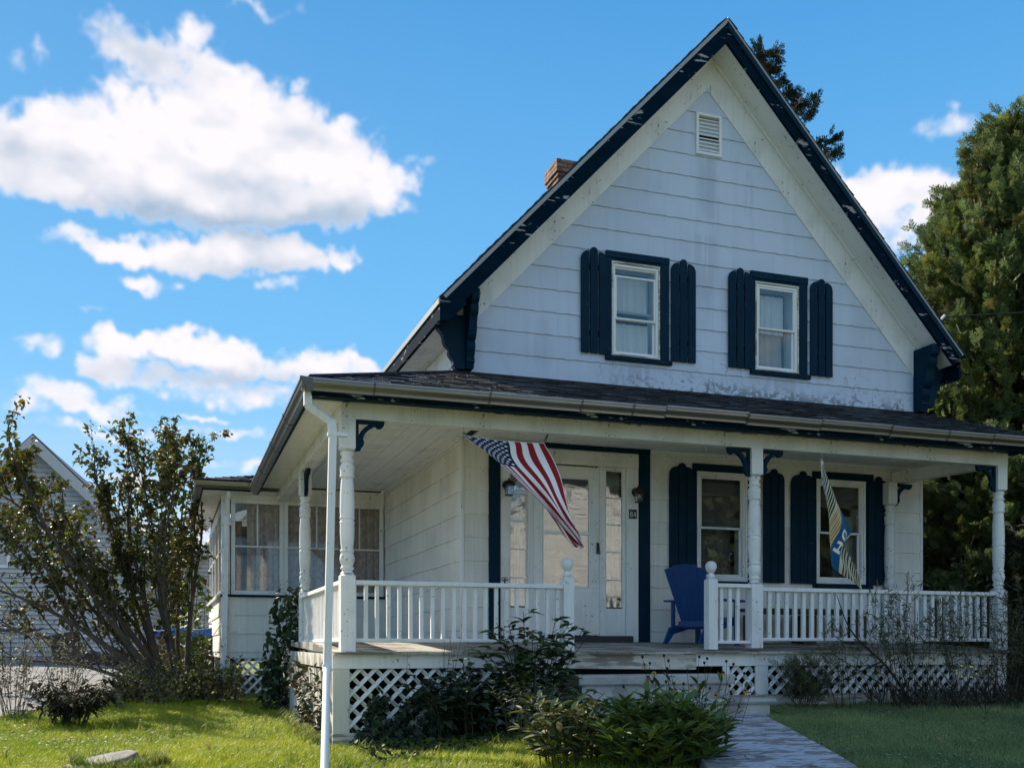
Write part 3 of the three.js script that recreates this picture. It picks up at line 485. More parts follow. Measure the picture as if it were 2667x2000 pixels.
// ---------------------------------------------------------------- the porch, part by part
const EY = 3.5;                                                   // eave height at the gutter
function courses(parent, O, A, U, span, L, e, seed) {             // shingle courses: from O along A, up the slope along U
  const r = rng(seed), N = A.clone().cross(U).normalize(); if (N.y < 0) N.negate();
  for (let v = 0, k = 0; v < L; v += e, k++) {
    const [a0, a1] = span(v), worn = [], pos = [], top = Math.min(v + e * 1.12, L + 0.02), P = (a, w, h) => O.clone().addScaledVector(A, a).addScaledVector(U, w).addScaledVector(N, h);
    const quad = (p, q, s, t) => { for (const x of [p, q, s, p, s, t]) pos.push(x.x, x.y, x.z); };
    for (let a = a0 - r() * 0.3; a < a1; a += 0.302) {
      const p = Math.max(a, a0), q = Math.min(a + 0.294, a1); if (q - p < 0.01) continue;
      const wl = r(); if (wl < 0.55) { const a2 = p + (q - p) * r() * 0.5, b2 = Math.min(q, a2 + (q - p) * (0.25 + 0.6 * r())), hh = 0.019, y2 = v + 0.012 + 0.02 * r(); for (const x of [P(a2, v - 0.004, hh), P(b2, v - 0.004, hh), P(b2, y2, hh - 0.001), P(a2, v - 0.004, hh), P(b2, y2, hh - 0.001), P(a2, y2, hh - 0.001)]) worn.push(x.x, x.y, x.z); }
      const d = (r() - 0.5) * 0.012, h = 0.009 + r() * 0.008, h2 = h + (r() - 0.5) * 0.004;
      quad(P(p, v + d, h), P(q, v + d, h2), P(q, top, 0.003), P(p, top, 0.003)); quad(P(p, v + d, -0.002), P(q, v + d, -0.002), P(q, v + d, h2), P(p, v + d, h));
      quad(P(p, v + d, -0.002), P(p, v + d, h), P(p, top, 0.003), P(p, top, -0.002)); quad(P(q, v + d, h2), P(q, v + d, -0.002), P(q, top, -0.002), P(q, top, 0.003));
    }
    const g = new THREE.BufferGeometry(); g.setAttribute('position', new THREE.Float32BufferAttribute(pos, 3)); g.computeVertexNormals();
    part(parent, 'shingle_course', g, m.roof);
    if (worn.length) { const w = new THREE.BufferGeometry(); w.setAttribute('position', new THREE.Float32BufferAttribute(worn, 3)); w.computeVertexNormals(); part(parent, 'worn_edge', w, m.roofWorn); }
  }
}
const quadSlab = (p, t) => { const n = p[1].clone().sub(p[0]).cross(p[2].clone().sub(p[0])).normalize().multiplyScalar(t); const q = p.map((x) => x.clone().sub(n)), pos = [], f = (a, b, c, d) => { for (const x of [a, b, c, a, c, d]) pos.push(x.x, x.y, x.z); }; f(...p); f(q[3], q[2], q[1], q[0]); for (let i = 0; i < 4; i++) { const j = (i + 1) % 4; f(p[i], q[i], q[j], p[j]); } const g = new THREE.BufferGeometry(); g.setAttribute('position', new THREE.Float32BufferAttribute(pos, 3)); g.computeVertexNormals(); return g; };
{
  const pr = sub(house, 'porch_roof'), C = V(1.275, EY, 2.02), T = V(XL, 4.245, 0), CR = V(10.42, EY, 2.02), TR = V(XR + 0.05, 4.2, 0);
  part(pr, 'roof_deck', [quadSlab([C, CR, TR, T], 0.02), quadSlab([V(1.275, EY - 0.1, -4.3), C, T, V(XL, 4.245, -4.3)], 0.02), quadSlab([V(1.5, 3.56, -4.28), V(1.5, 3.56, -4.3), V(XL, 4.245, -4.3), V(XL, 4.245, -4.28)], 0.02), box(1.66, XL, 3.52, 3.56, -6.2, -4.3), quadSlab([CR, V(10.42, EY, -0.4), V(XR, 4.2, -0.4), TR], 0.02)], m.roof);
  const U = T.clone().sub(V(XL, EY, 2.02)).normalize(), L = T.distanceTo(V(XL, EY, 2.02));
  courses(pr, V(0, EY, 2.03), V(1, 0, 0), U, (v) => [lerp(1.275, XL, v / L) - 0.02, lerp(10.42, XR + 0.05, v / L)], L, 0.13, 51);
  const U2 = V(XL - 1.275, 0.745, 0).normalize(), L2 = Math.hypot(XL - 1.275, 0.745);
  courses(pr, V(1.265, EY - 0.01, 0), V(0, 0, -1), U2, (v) => [lerp(-2.03, 0, v / L2), 4.2], L2, 0.13, 52);
  part(pr, 'flashing', [box(XL - 0.03, XR + 0.06, 4.215, 4.262, 0.016, 0.03), beam(C.clone().setY(EY + 0.025), T.clone().setY(4.262), 0.03, 0.02)], m.roof);
  part(pr, 'ceiling_stub', box(XR - 0.02, XR + 0.03, 3.5, 4.3, -0.02, 0.015), m.white);
  part(pr, 'soffit', [box(1.30, 10.4, 3.400, 3.412, 1.66, 1.95)], m.navy);
  part(pr, 'fascia', [box(1.30, 10.4, 3.36, 3.50, 1.951, 1.975)], m.fascia);
  part(pr, 'soffit', quadSlab([V(1.32, 3.40, -4.0), V(1.32, 3.40, 1.66), V(1.64, 3.40, 1.66), V(1.64, 3.40, -4.0)], 0.012), m.white);
  part(pr, 'fascia', [beam(V(1.31, 3.44, 1.975), V(1.31, 3.34, -4.0), 0.024, 0.13)], m.navy);
  part(pr, 'paint_flake', (() => { const r = rng(5), gs = []; for (let i = 0; i < 46; i++) { const x = 2.6 + r() * 7.2, w = 0.03 + r() * r() * 0.16; gs.push(new THREE.BoxGeometry(w, 0.01 + r() * 0.016, 0.004).rotateX(0.3).rotateZ((r() - 0.5) * 0.2).translate(x, 3.396 + (r() - 0.5) * 0.012, 1.655 + r() * 0.01)); } return gs; })(), m.worn);
  // the gutters
  const prof = () => { const s = new THREE.Shape(); s.moveTo(0, 0.105); s.lineTo(0, 0); s.lineTo(0.055, 0); s.quadraticCurveTo(0.058, 0.03, 0.075, 0.04); s.quadraticCurveTo(0.1, 0.05, 0.1, 0.085); s.lineTo(0.112, 0.088); s.lineTo(0.112, 0.108); s.lineTo(0.092, 0.108); s.lineTo(0.092, 0.09); s.quadraticCurveTo(0.09, 0.06, 0.07, 0.05); s.lineTo(0.045, 0.012); s.lineTo(0.008, 0.012); s.lineTo(0.008, 0.105); s.closePath(); return s; };
  const gut = (len) => new THREE.ExtrudeGeometry(prof(), { depth: len, bevelEnabled: false, curveSegments: 6 });
  const joint = () => { const s = new THREE.Shape(); s.moveTo(-0.003, 0.1); s.lineTo(-0.003, -0.004); s.lineTo(0.06, -0.004); s.quadraticCurveTo(0.062, 0.028, 0.078, 0.036); s.quadraticCurveTo(0.105, 0.046, 0.104, 0.084); s.lineTo(0.117, 0.086); s.lineTo(0.117, 0.112); s.lineTo(0.088, 0.112); s.lineTo(0.02, 0.1); s.closePath(); return new THREE.ExtrudeGeometry(s, { depth: 0.02, bevelEnabled: false, curveSegments: 5 }); };
  const front = sub(house, 'gutter'), yG = 3.392;
  const js = [1.20, 1.877, 3.02, 3.993, 4.94, 5.926, 6.851, 7.78, 8.58, 9.228, 10.45], sag = [0, 0.002, 0.003, 0.006, 0.02, 0.006, 0.014, 0.006, 0.008, 0.012, 0.01];
  const orient = (g, x, y) => { g.rotateY(-Math.PI / 2); g.scale(-1, 1, 1); g.translate(x, y, 1.976); return g; };
  for (let i = 0; i + 1 < js.length; i++) { const L = js[i + 1] - js[i] - 0.004; part(front, 'gutter_length', orient(gut(L), js[i] + 0.002, yG + sag[i]), m.gutter); if (i) part(front, 'gutter_joint', orient(joint(), js[i] - 0.01, yG + sag[i]), m.gutterJoint); }
  part(front, 'gutter_joint', orient(joint(), 4.56, yG + 0.006), m.gutterJoint);
  const sideG = sub(house, 'gutter'), pit = -0.12 / 5.9;
  for (const [z0, z1] of [[2.08, 0.6], [0.6, -0.8], [-0.8, -2.3], [-2.3, -3.95]]) {
    const g = gut(z0 - z1 - 0.004).scale(-1, 1, 1).translate(0, 0, -(z0 - z1)); g.rotateX(Math.atan(pit)); g.translate(1.296, yG + (z0 - 2.08) * -pit * 1, z0); part(sideG, 'gutter_length', g, m.gutter);
    part(sideG, 'gutter_joint', joint().scale(-1, 1, 1).translate(1.296, yG + (z0 - 2.08) * -pit, z0 - 0.01), m.gutterJoint);
  }
  const ds = sub(house, 'downspout');
  part(ds, 'elbow', [beam(V(1.27, 3.27, 1.93), V(1.27, 3.40, 1.93), 0.07, 0.07), beam(V(1.262, 3.285, 1.93), V(1.49, 3.135, 1.93), 0.066, 0.066), beam(V(1.485, 3.15, 1.93), V(1.505, 3.03, 1.93), 0.066, 0.066)], m.white);
  part(ds, 'downpipe', [beam(V(1.505, 3.07, 1.93), V(1.452, 0.82, 1.93), 0.07, 0.062)], m.white);
  part(ds, 'strap', [box(1.455, 1.64, 3.0, 3.03, 1.90, 1.965), beam(V(1.46, 1.063, 1.93), V(1.459, 1.045, 1.93), 0.078, 0.072), beam(V(1.452, 0.85, 1.93), V(1.45, 0.78, 1.93), 0.082, 0.078)], m.whiteClean);
  part(ds, 'drain_pipe', [tube([V(1.450, 0.83, 1.93), V(1.38, 0.53, 2.35), V(1.31, 0.24, 2.77), V(1.235, -0.08, 3.22)], 0.036, 16, 12)], m.whiteClean);
}
// turned posts
const postProfile = [[0.072, 0], [0.052, 0.012], [0.050, 0.03], [0.066, 0.042], [0.068, 0.055], [0.055, 0.07], [0.058, 0.085], [0.072, 0.12], [0.074, 0.15], [0.066, 0.19], [0.058, 0.205], [0.07, 0.215], [0.07, 0.228], [0.058, 0.24], [0.066, 0.30], [0.072, 0.42], [0.070, 0.49], [0.074, 0.497], [0.074, 0.512], [0.066, 0.52], [0.066, 0.535], [0.074, 0.543], [0.074, 0.558], [0.069, 0.566], [0.073, 0.62], [0.070, 0.80], [0.060, 0.93], [0.057, 0.945], [0.072, 0.955], [0.074, 0.97], [0.066, 0.985], [0.072, 1.03], [0.072, 1.06], [0.058, 1.09], [0.054, 1.10], [0.070, 1.11], [0.070, 1.125], [0.056, 1.135], [0.054, 1.165], [0.066, 1.18], [0.07, 1.195], [0.06, 1.21]];
function post(x, z, yb = 0.96, s = 0.0735, name = 'porch_post') {
  const y0 = 1.735, y1 = 2.93, k = (y1 - y0) / 1.21;
  const g = new THREE.LatheGeometry(postProfile.map(([r, y]) => new THREE.Vector2(r * s / 0.0735, y0 + y * k)), 20).translate(x, 0, z);
  const blk = (a, b, tb, tt) => { const L = [cham(x - s, x + s, a, b, z - s, z + s, 0.005)]; const cap = (y, h) => L.push(new THREE.CylinderGeometry(h > 0 ? s * 0.86 : s * 1.38, h > 0 ? s * 1.38 : s * 0.86, Math.abs(h), 4, 1).rotateY(Math.PI / 4).translate(x, y + h / 2, z)); if (tt) cap(b, 0.03); if (tb) cap(a, -0.028); return L; };
  return part(house, name, [g, ...blk(yb, 1.708, false, true), ...blk(2.955, 3.245, true, false)], m.white);
}
post(1.7035, 1.5565); post(6.3115, 1.5565, 1.0); post(9.7935, 1.5565, 0.98); post(1.7035, -1.625, 1.0); post(9.345, 0.1, 1.05, 0.073);
// porch brackets: a curved arm with a lobe at each end
function bracket(x, y, z, dir, along = 'x') {
  const s = new THREE.Shape(); s.moveTo(0, 0); s.lineTo(0.285, 0); s.lineTo(0.275, -0.04); s.quadraticCurveTo(0.24, -0.085, 0.205, -0.052); s.quadraticCurveTo(0.19, -0.035, 0.165, -0.06); s.quadraticCurveTo(0.085, -0.10, 0.068, -0.185); s.quadraticCurveTo(0.09, -0.215, 0.068, -0.25); s.quadraticCurveTo(0.05, -0.265, 0.045, -0.29); s.lineTo(0, -0.30); s.closePath();
  const h = new THREE.Path(); h.moveTo(0.028, -0.03); h.lineTo(0.14, -0.03); h.quadraticCurveTo(0.05, -0.075, 0.028, -0.16); h.closePath(); s.holes.push(h);
  const g = new THREE.ExtrudeGeometry(s, { depth: 0.036, bevelEnabled: true, bevelSize: 0.004, bevelThickness: 0.004, bevelSegments: 1, curveSegments: 8 }).translate(0, 0, -0.018);
  if (dir < 0) g.scale(-1, 1, 1); if (along === 'z') g.rotateY(Math.PI / 2); part(house, 'porch_bracket', g.translate(x, y, z), m.navy);
}
bracket(1.778, 3.235, 1.60, 1); bracket(6.237, 3.235, 1.57, -1); bracket(6.386, 3.235, 1.57, 1); bracket(9.719, 3.235, 1.57, -1); bracket(9.42, 3.235, 0.1, 1); bracket(1.7035, 3.235, -1.55, -1, 'z');
// beams and ceiling
part(house, 'porch_beam', cham(1.63, 9.868, 3.2455, 3.402, 1.485, 1.632, 0.005), m.white);
part(house, 'porch_beam', cham(1.632, 1.778, 3.2455, 3.398, -4.44, 1.484, 0.005), m.white);
part(house, 'porch_beam', beam(V(9.79, 3.325, 1.484), V(9.50, 3.325, 0.02), 0.14, 0.15), m.white);
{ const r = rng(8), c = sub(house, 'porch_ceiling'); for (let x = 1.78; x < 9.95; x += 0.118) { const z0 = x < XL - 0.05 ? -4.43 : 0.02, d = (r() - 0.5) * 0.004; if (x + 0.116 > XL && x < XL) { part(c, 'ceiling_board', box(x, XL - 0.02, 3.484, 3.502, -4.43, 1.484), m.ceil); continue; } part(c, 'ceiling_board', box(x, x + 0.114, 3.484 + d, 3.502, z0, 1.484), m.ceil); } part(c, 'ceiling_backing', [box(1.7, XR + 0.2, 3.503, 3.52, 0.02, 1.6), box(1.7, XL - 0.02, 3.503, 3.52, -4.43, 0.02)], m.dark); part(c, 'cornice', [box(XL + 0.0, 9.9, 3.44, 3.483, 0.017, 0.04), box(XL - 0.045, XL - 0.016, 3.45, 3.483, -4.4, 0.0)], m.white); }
// floor boards slope down to the front
{ const r = rng(12), f = sub(house, 'porch_floor'), yf = (z) => 0.962 + (1.68 - z) * 0.066, b = (x, w, z0, z1) => { const d = (r() - 0.5) * 0.006, e = (r() - 0.5) * 0.02, y0 = (z) => Math.min(yf(z), 1.075) + d; return polyZY([[z0, y0(z0) - 0.024], [z1 + e, y0(z1) - 0.024], [z1 + e, y0(z1)], [0.0, y0(0)], [z0, y0(z0)]].filter((p, i) => !(i === 3 && z0 >= 0)), x, x + w); };
  for (let x = 1.56; x < 9.9; x += 0.0925) { const left = x + 0.09 < XL - 0.01; part(f, 'floor_board', b(x, 0.0895, left ? -2.9 : 0.016, 1.70), m.floor); }
  part(f, 'skirt_board', cham(1.548, 3.95, 0.797, 0.938, 1.60, 1.634, 0.004), m.white); part(f, 'skirt_board', cham(5.535, 9.85, 0.80, 0.944, 1.60, 1.634, 0.004), m.white);
  part(f, 'skirt_board', beam(V(3.952, 0.868, 1.615), V(5.534, 0.848, 1.615), 0.03, 0.165), m.worn);
  part(f, 'skirt_board', beam(V(1.56, 0.868, 1.60), V(1.56, 0.90, -2.8), 0.03, 0.14), m.wornV);
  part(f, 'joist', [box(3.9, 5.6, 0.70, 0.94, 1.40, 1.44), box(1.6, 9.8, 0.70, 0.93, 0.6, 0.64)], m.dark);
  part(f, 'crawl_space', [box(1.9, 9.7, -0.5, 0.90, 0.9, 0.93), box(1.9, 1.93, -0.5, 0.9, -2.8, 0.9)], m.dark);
  part(f, 'corner_board', [cham(1.553, 1.716, 0.163, 0.7965, 1.60, 1.628, 0.004)], m.mould);
  part(f, 'corner_board', [cham(6.285, 6.45, 0.48, 0.7995, 1.60, 1.628, 0.004), cham(5.87, 5.955, 0.48, 0.7995, 1.60, 1.628, 0.004), cham(8.12, 8.24, 0.48, 0.7995, 1.60, 1.628, 0.004), cham(9.70, 9.85, 0.36, 0.7995, 1.60, 1.628, 0.004)], m.white);
  part(f, 'base_board', polyXY([[1.548, 0.01], [3.95, 0.10], [3.95, 0.25], [1.548, 0.162]], 1.60, 1.637), m.worn); part(f, 'base_board', cham(5.9, 9.84, 0.325, 0.4795, 1.60, 1.634, 0.004), m.worn);
}
// lattice: laths laid both ways
function lattice(x0, x1, y0, y1, plane, seed) {
  const l = sub(house, 'lattice_panel'), p = 0.153, w = 0.046, r = rng(seed), h = y1 - y0;
  for (const s of [1, -1]) for (let c = x0 - h; c < x1 + h; c += p) {
    let a = [c, s > 0 ? y0 : y1], b = [c + h, s > 0 ? y1 : y0];
    const cut = (q, t) => [t, a[1] + ((b[1] - a[1]) * (t - c)) / h]; let A = a, B = b; if (A[0] < x0) A = cut(a, x0); if (B[0] > x1) B = cut(a, x1); if (B[0] - A[0] < 0.06) continue;
    const z = s > 0 ? 1.597 : 1.589, g = beam(V(A[0], A[1], z + (r() - 0.5) * 0.001), V(B[0], B[1], z), 0.007, w); if (plane) g.translate(...plane); part(l, 'lath', g, m.white);
  }
}
lattice(1.70, 4.0, 0.15, 0.82, null, 2); lattice(5.93, 6.30, 0.46, 0.82, null, 3); lattice(6.43, 8.14, 0.46, 0.82, null, 4); lattice(8.22, 9.72, 0.46, 0.82, null, 6);
// weathered slats closing the left side
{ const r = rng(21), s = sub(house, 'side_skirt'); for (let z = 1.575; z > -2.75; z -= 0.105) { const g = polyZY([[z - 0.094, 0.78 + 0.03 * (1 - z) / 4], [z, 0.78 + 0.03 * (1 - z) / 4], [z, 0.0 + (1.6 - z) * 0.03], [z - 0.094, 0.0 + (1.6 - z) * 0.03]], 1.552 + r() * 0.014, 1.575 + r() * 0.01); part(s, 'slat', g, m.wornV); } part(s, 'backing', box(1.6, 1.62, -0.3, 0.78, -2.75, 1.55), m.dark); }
// railings
function railing(a, b, n, o) {
  const g = sub(house, 'porch_railing'), al = o.z !== undefined, y1 = o.y1, w = o.w || 0.036;
  const R = (p, q, c0, c1, d) => (al ? cham(p, q, c0, c1, o.z - d, o.z + d, 0.006) : cham(o.x - d, o.x + d, c0, c1, q, p, 0.006));
  part(g, 'top_rail', R(a, b, y1 - 0.045, y1, 0.05), m.white); part(g, 'bottom_rail', R(a, b, o.y0, o.y0 + 0.036, 0.035), m.white);
  const r = rng(o.seed || 9);
  for (let i = 0; i < n; i++) { const t = o.s + o.p * i, j = (r() - 0.5) * 0.004; part(g, 'baluster', al ? cham(t + j, t + w + j, o.y0 + 0.0365, y1 - 0.0455, o.z - 0.02, o.z + 0.02, 0.003) : cham(o.x - 0.018, o.x + 0.018, o.y0 + 0.0365, y1 - 0.0455, t - w, t, 0.003), m.white); }
  return g;
}
{ const g = railing(1.778, 3.968, 20, { z: 1.57, y0: 1.058, y1: 1.667, s: 1.755, p: 0.1128 }); part(g, 'support_block', cham(2.83, 2.89, 0.965, 1.0575, 1.55, 1.60, 0.004), m.worn); }
railing(5.808, 6.237, 3, { z: 1.57, y0: 1.048, y1: 1.718, s: 5.857, p: 0.105, w: 0.042 });
railing(6.386, 9.719, 29, { z: 1.57, y0: 1.08, y1: 1.685, s: 6.36, p: 0.1135, w: 0.046 });
railing(1.482, -1.55, 27, { x: 1.69, y0: 1.06, y1: 1.672, s: 1.41, p: -0.11, w: 0.042 });
railing(1.482, 0.19, 10, { x: 9.66, y0: 1.09, y1: 1.685, s: 1.38, p: -0.113, w: 0.042 });
function newel(x0, x1, yb, yt, name = 'newel_post') {
  const z1 = 1.632, z0 = z1 - (x1 - x0), x = (x0 + x1) / 2, z = (z0 + z1) / 2, s = (x1 - x0) / 2, n = sub(house, name);
  part(n, 'newel_shaft', [cham(x0, x1, yb, yt, z0, z1, 0.006), new THREE.CylinderGeometry(s * 0.75, s * 1.38, 0.03, 4).rotateY(Math.PI / 4).translate(x, yt + 0.015, z)], m.white);
  part(n, 'ball_finial', new THREE.LatheGeometry([[0.045, 0], [0.047, 0.02], [0.04, 0.032], [0.026, 0.042], [0.026, 0.05], [0.04, 0.062], [0.057, 0.09], [0.064, 0.12], [0.06, 0.148], [0.045, 0.172], [0.022, 0.184], [0.001, 0.186]].map((p) => new THREE.Vector2(...p)), 20).translate(x, yt + 0.028, z), m.white);
}
newel(3.972, 4.090, 0.965, 1.735); newel(5.691, 5.807, 0.985, 1.752);
// hooks left under the beam
{ const mk = (x, y = 3.245, z = 1.6) => part(house, 'hook', tube([[x, y + 0.01, z], [x, y - 0.025, z], [x + 0.008, y - 0.045, z], [x, y - 0.058, z], [x - 0.009, y - 0.045, z]], 0.0035, 14, 5), m.steel); [2.885, 3.79, 5.668, 7.18, 8.14, 8.939].forEach((x) => mk(x)); part(house, 'hook', [tube([[3.30, 1.71, 1.57], [3.31, 1.703, 1.57], [3.335, 1.70, 1.57], [3.36, 1.703, 1.57], [3.37, 1.71, 1.57]], 0.006, 10, 6), box(3.328, 3.342, 1.667, 1.70, 1.563, 1.577), new THREE.TorusGeometry(0.014, 0.004, 6, 12).translate(3.318, 1.715, 1.575), new THREE.TorusGeometry(0.014, 0.004, 6, 12).translate(3.352, 1.715, 1.575)], m.metalDark); }
// ---------------------------------------------------------------- the sunroom behind the side porch
{
  const z = -4.45, sr = sub(house, 'sunroom_wall'), x0 = 0.83;
  part(sr, 'sheathing', [box(x0 + 0.02, XL - 0.02, 0.84, 1.775, z - 0.12, z - 0.004), box(x0 + 0.02, XL - 0.02, 3.27, 3.45, z - 0.12, z - 0.004)], m.white);
  siding(sr, { e: 0.28, v0: 0.66, v1: 1.775, u0: x0, u1: XL, clip: [[x0, 0.85], [XL, 0.85], [XL, 1.775], [x0, 1.775]], place: (u, v, w) => V(u, v, z + w), mats: gableM.map((q) => sideM[0]), seed: 61 });
  part(sr, 'corner_board', [cham(x0 - 0.015, x0 + 0.11, 0.2, 3.40, z - 0.1, z + 0.02, 0.004)], m.white);
  part(sr, 'sill_band', cham(x0 - 0.03, XL - 0.02, 1.777, 1.812, z - 0.02, z + 0.045, 0.004), m.navy);
  part(sr, 'frieze_board', [box(x0, XL - 0.02, 3.268, 3.46, z - 0.004, z + 0.016)], m.white);
  for (const [a, b, mull] of [[0.955, 1.742, 1.35], [1.745, 2.74, 2.25], [2.745, 3.30, 2.92]]) {
    const w = sub(house, 'sunroom_window'), f = 0.062;
    part(w, 'window_frame', ring(a, b, 1.813, 3.266, f, z - 0.06, z + 0.016, 0.004), m.white);
    part(w, 'meeting_rail', cham(a + f, b - f, 2.538, 2.562, z - 0.03, z + 0.002, 0.003), m.white); part(w, 'muntin', cham(mull - 0.01, mull + 0.01, 2.5625, 3.203, z - 0.028, z - 0.004, 0.003), m.white);
    part(w, 'pane', box(a + f, mull - 0.01, 2.563, 3.203, z - 0.02, z - 0.0185), m.glassClear); part(w, 'pane', box(mull + 0.01, b - f, 2.563, 3.203, z - 0.02, z - 0.0185), m.glassClear); part(w, 'pane', box(a + f, b - f, 1.876, 2.537, z - 0.024, z - 0.0225), m.glassClear);
    part(w, 'curtain', cloth(a < 1 ? 1.2 : a + 0.05, b - 0.05, 1.85, 3.24, z - 0.13, 4, 0.016, Math.round(a * 10)), m.lace, true); if (a < 1) part(w, 'curtain', cloth(1.0, 1.13, 1.85, 2.95, z - 0.17, 2, 0.02, 5), M({ color: [0.5, 0.33, 0.27], map: laceT, roughness: 1 }), true);
  }
  // its left wall
  const lw = sub(house, 'sunroom_wall');
  part(lw, 'sheathing', [box(x0 + 0.02, x0 + 0.12, 0.84, 1.8, -9.2, z - 0.12), box(x0 + 0.02, x0 + 0.12, 3.2, 3.42, -9.2, z - 0.12)], m.white);
  siding(lw, { e: 0.28, v0: 0.66, v1: 1.8, u0: -9.2, u1: z - 0.1, clip: [[-9.2, 0.85], [z - 0.1, 0.85], [z - 0.1, 1.8], [-9.2, 1.8]], place: (u, v, w) => V(x0 - w, v, u), mats: sideM, seed: 63 });
  part(lw, 'sill_band', beam(V(x0 - 0.02, 1.81, z + 0.02), V(x0 - 0.02, 1.83, -9.2), 0.06, 0.04), m.white); part(lw, 'foundation_post', [box(x0 + 0.0, x0 + 0.1, 0.0, 0.85, -5.1, -5.0), box(x0, x0 + 0.1, 0, 0.85, -7, -6.9)], m.white);
  for (let zz = z - 0.12; zz > -9; zz -= 1.1) { const w = sub(house, 'sunroom_window'); part(w, 'window_frame', [cham(x0, x0 + 0.05, 1.83, 3.2, zz - 0.1, zz, 0.004), cham(x0, x0 + 0.05, 1.83, 1.9, zz - 1.1, zz - 0.1, 0.004), cham(x0, x0 + 0.05, 3.1, 3.2, zz - 1.1, zz - 0.1, 0.004), cham(x0 + 0.01, x0 + 0.04, 2.53, 2.56, zz - 1.1, zz - 0.1, 0.004)], m.white); part(w, 'pane', box(x0 + 0.02, x0 + 0.022, 1.9, 3.1, zz - 1.1, zz - 0.1), m.glassClear); part(w, 'curtain', cloth(0, 1.0, 1.88, 3.12, 0, 4, 0.016, 7).rotateY(Math.PI / 2).translate(x0 + 0.1, 0, zz - 0.1), m.lace, true); }
  part(house, 'sunroom_floor', [box(x0 + 0.05, XL, 0.80, 0.90, -9.2, z - 0.1), box(x0 + 0.1, XL, 0.9, 3.4, -9.3, -9.2)], m.room);
  const rf = sub(house, 'sunroom_roof'), A = V(0.50, 3.47, -4.02), T = V(XL, 4.05, -6.4);
  part(rf, 'roof_deck', [quadSlab([A, V(1.5, 3.47, -4.02), T, V(2.4, 4.05, -6.4)], 0.02), quadSlab([V(0.5, 3.47, -9.5), A, V(2.4, 4.05, -6.4), V(2.4, 4.05, -9.5)], 0.02), quadSlab([V(2.4, 4.05, -9.5), V(2.4, 4.05, -6.4), T, V(XL, 4.05, -9.5)], 0.02)], m.roof);
  const U = V(0, 0.58, -2.38).normalize(); courses(rf, V(0, 3.47, -4.0), V(1, 0, 0), U, (v) => [lerp(0.48, 2.4, v / 2.45), lerp(1.42, XL, v / 2.45)], 2.45, 0.15, 77);
  part(rf, 'soffit', [box(0.54, 1.62, 3.33, 3.342, z + 0.02, -4.06), box(0.54, x0, 3.33, 3.342, -9.4, z + 0.019)], m.white); part(rf, 'fascia', [box(0.53, 1.3, 3.325, 3.47, -4.06, -4.04), box(0.52, 0.539, 3.325, 3.47, -9.4, -4.04)], m.navy);
  const prof = new THREE.Shape([[0, 0.1], [0, 0], [0.05, 0], [0.08, 0.04], [0.095, 0.08], [0.1, 0.1], [0.09, 0.1], [0.07, 0.06], [0.045, 0.012], [0.01, 0.012], [0.01, 0.1]].map((p) => new THREE.Vector2(...p))), G = sub(house, 'gutter');
  part(G, 'gutter_length', new THREE.ExtrudeGeometry(prof, { depth: 0.86, bevelEnabled: false }).rotateY(-Math.PI / 2).scale(-1, 1, 1).translate(0.43, 3.345, -4.04), m.gutter);
  for (const a of [-4.0, -5.4, -6.8, -8.2]) part(G, 'gutter_length', new THREE.ExtrudeGeometry(prof, { depth: 1.39, bevelEnabled: false }).scale(-1, 1, 1).translate(0.52, 3.345, a - 1.4), m.gutter);
  const ds = sub(house, 'downspout'); part(ds, 'downpipe', [beam(V(0.90, 3.36, -4.1), V(0.90, 3.25, -4.15), 0.05, 0.05), beam(V(0.90, 3.27, -4.14), V(0.885, 3.0, -4.38), 0.05, 0.05), beam(V(0.885, 3.05, -4.385), V(0.845, 0.40, -4.385), 0.075, 0.055)], m.white); part(ds, 'strap', [box(0.82, 0.97, 2.86, 2.88, -4.43, -4.35), box(0.81, 0.92, 1.34, 1.36, -4.43, -4.35)], m.white);
  lattice(0.94, 1.9, 0.30, 0.845, [0, 0, -6.06], 8); part(house, 'lattice_frame', [cham(1.42, 1.52, 0.25, 0.845, z - 0.01, z + 0.02, 0.004), cham(1.9, 2.0, 0.2, 0.845, z - 0.01, z + 0.02, 0.004), box(0.93, 3.3, 0.12, 0.31, z - 0.03, z + 0.03)], m.worn); part(house, 'crawl_space', box(2.0, 3.3, 0.1, 0.845, z - 0.01, z + 0.0), m.dark);
}

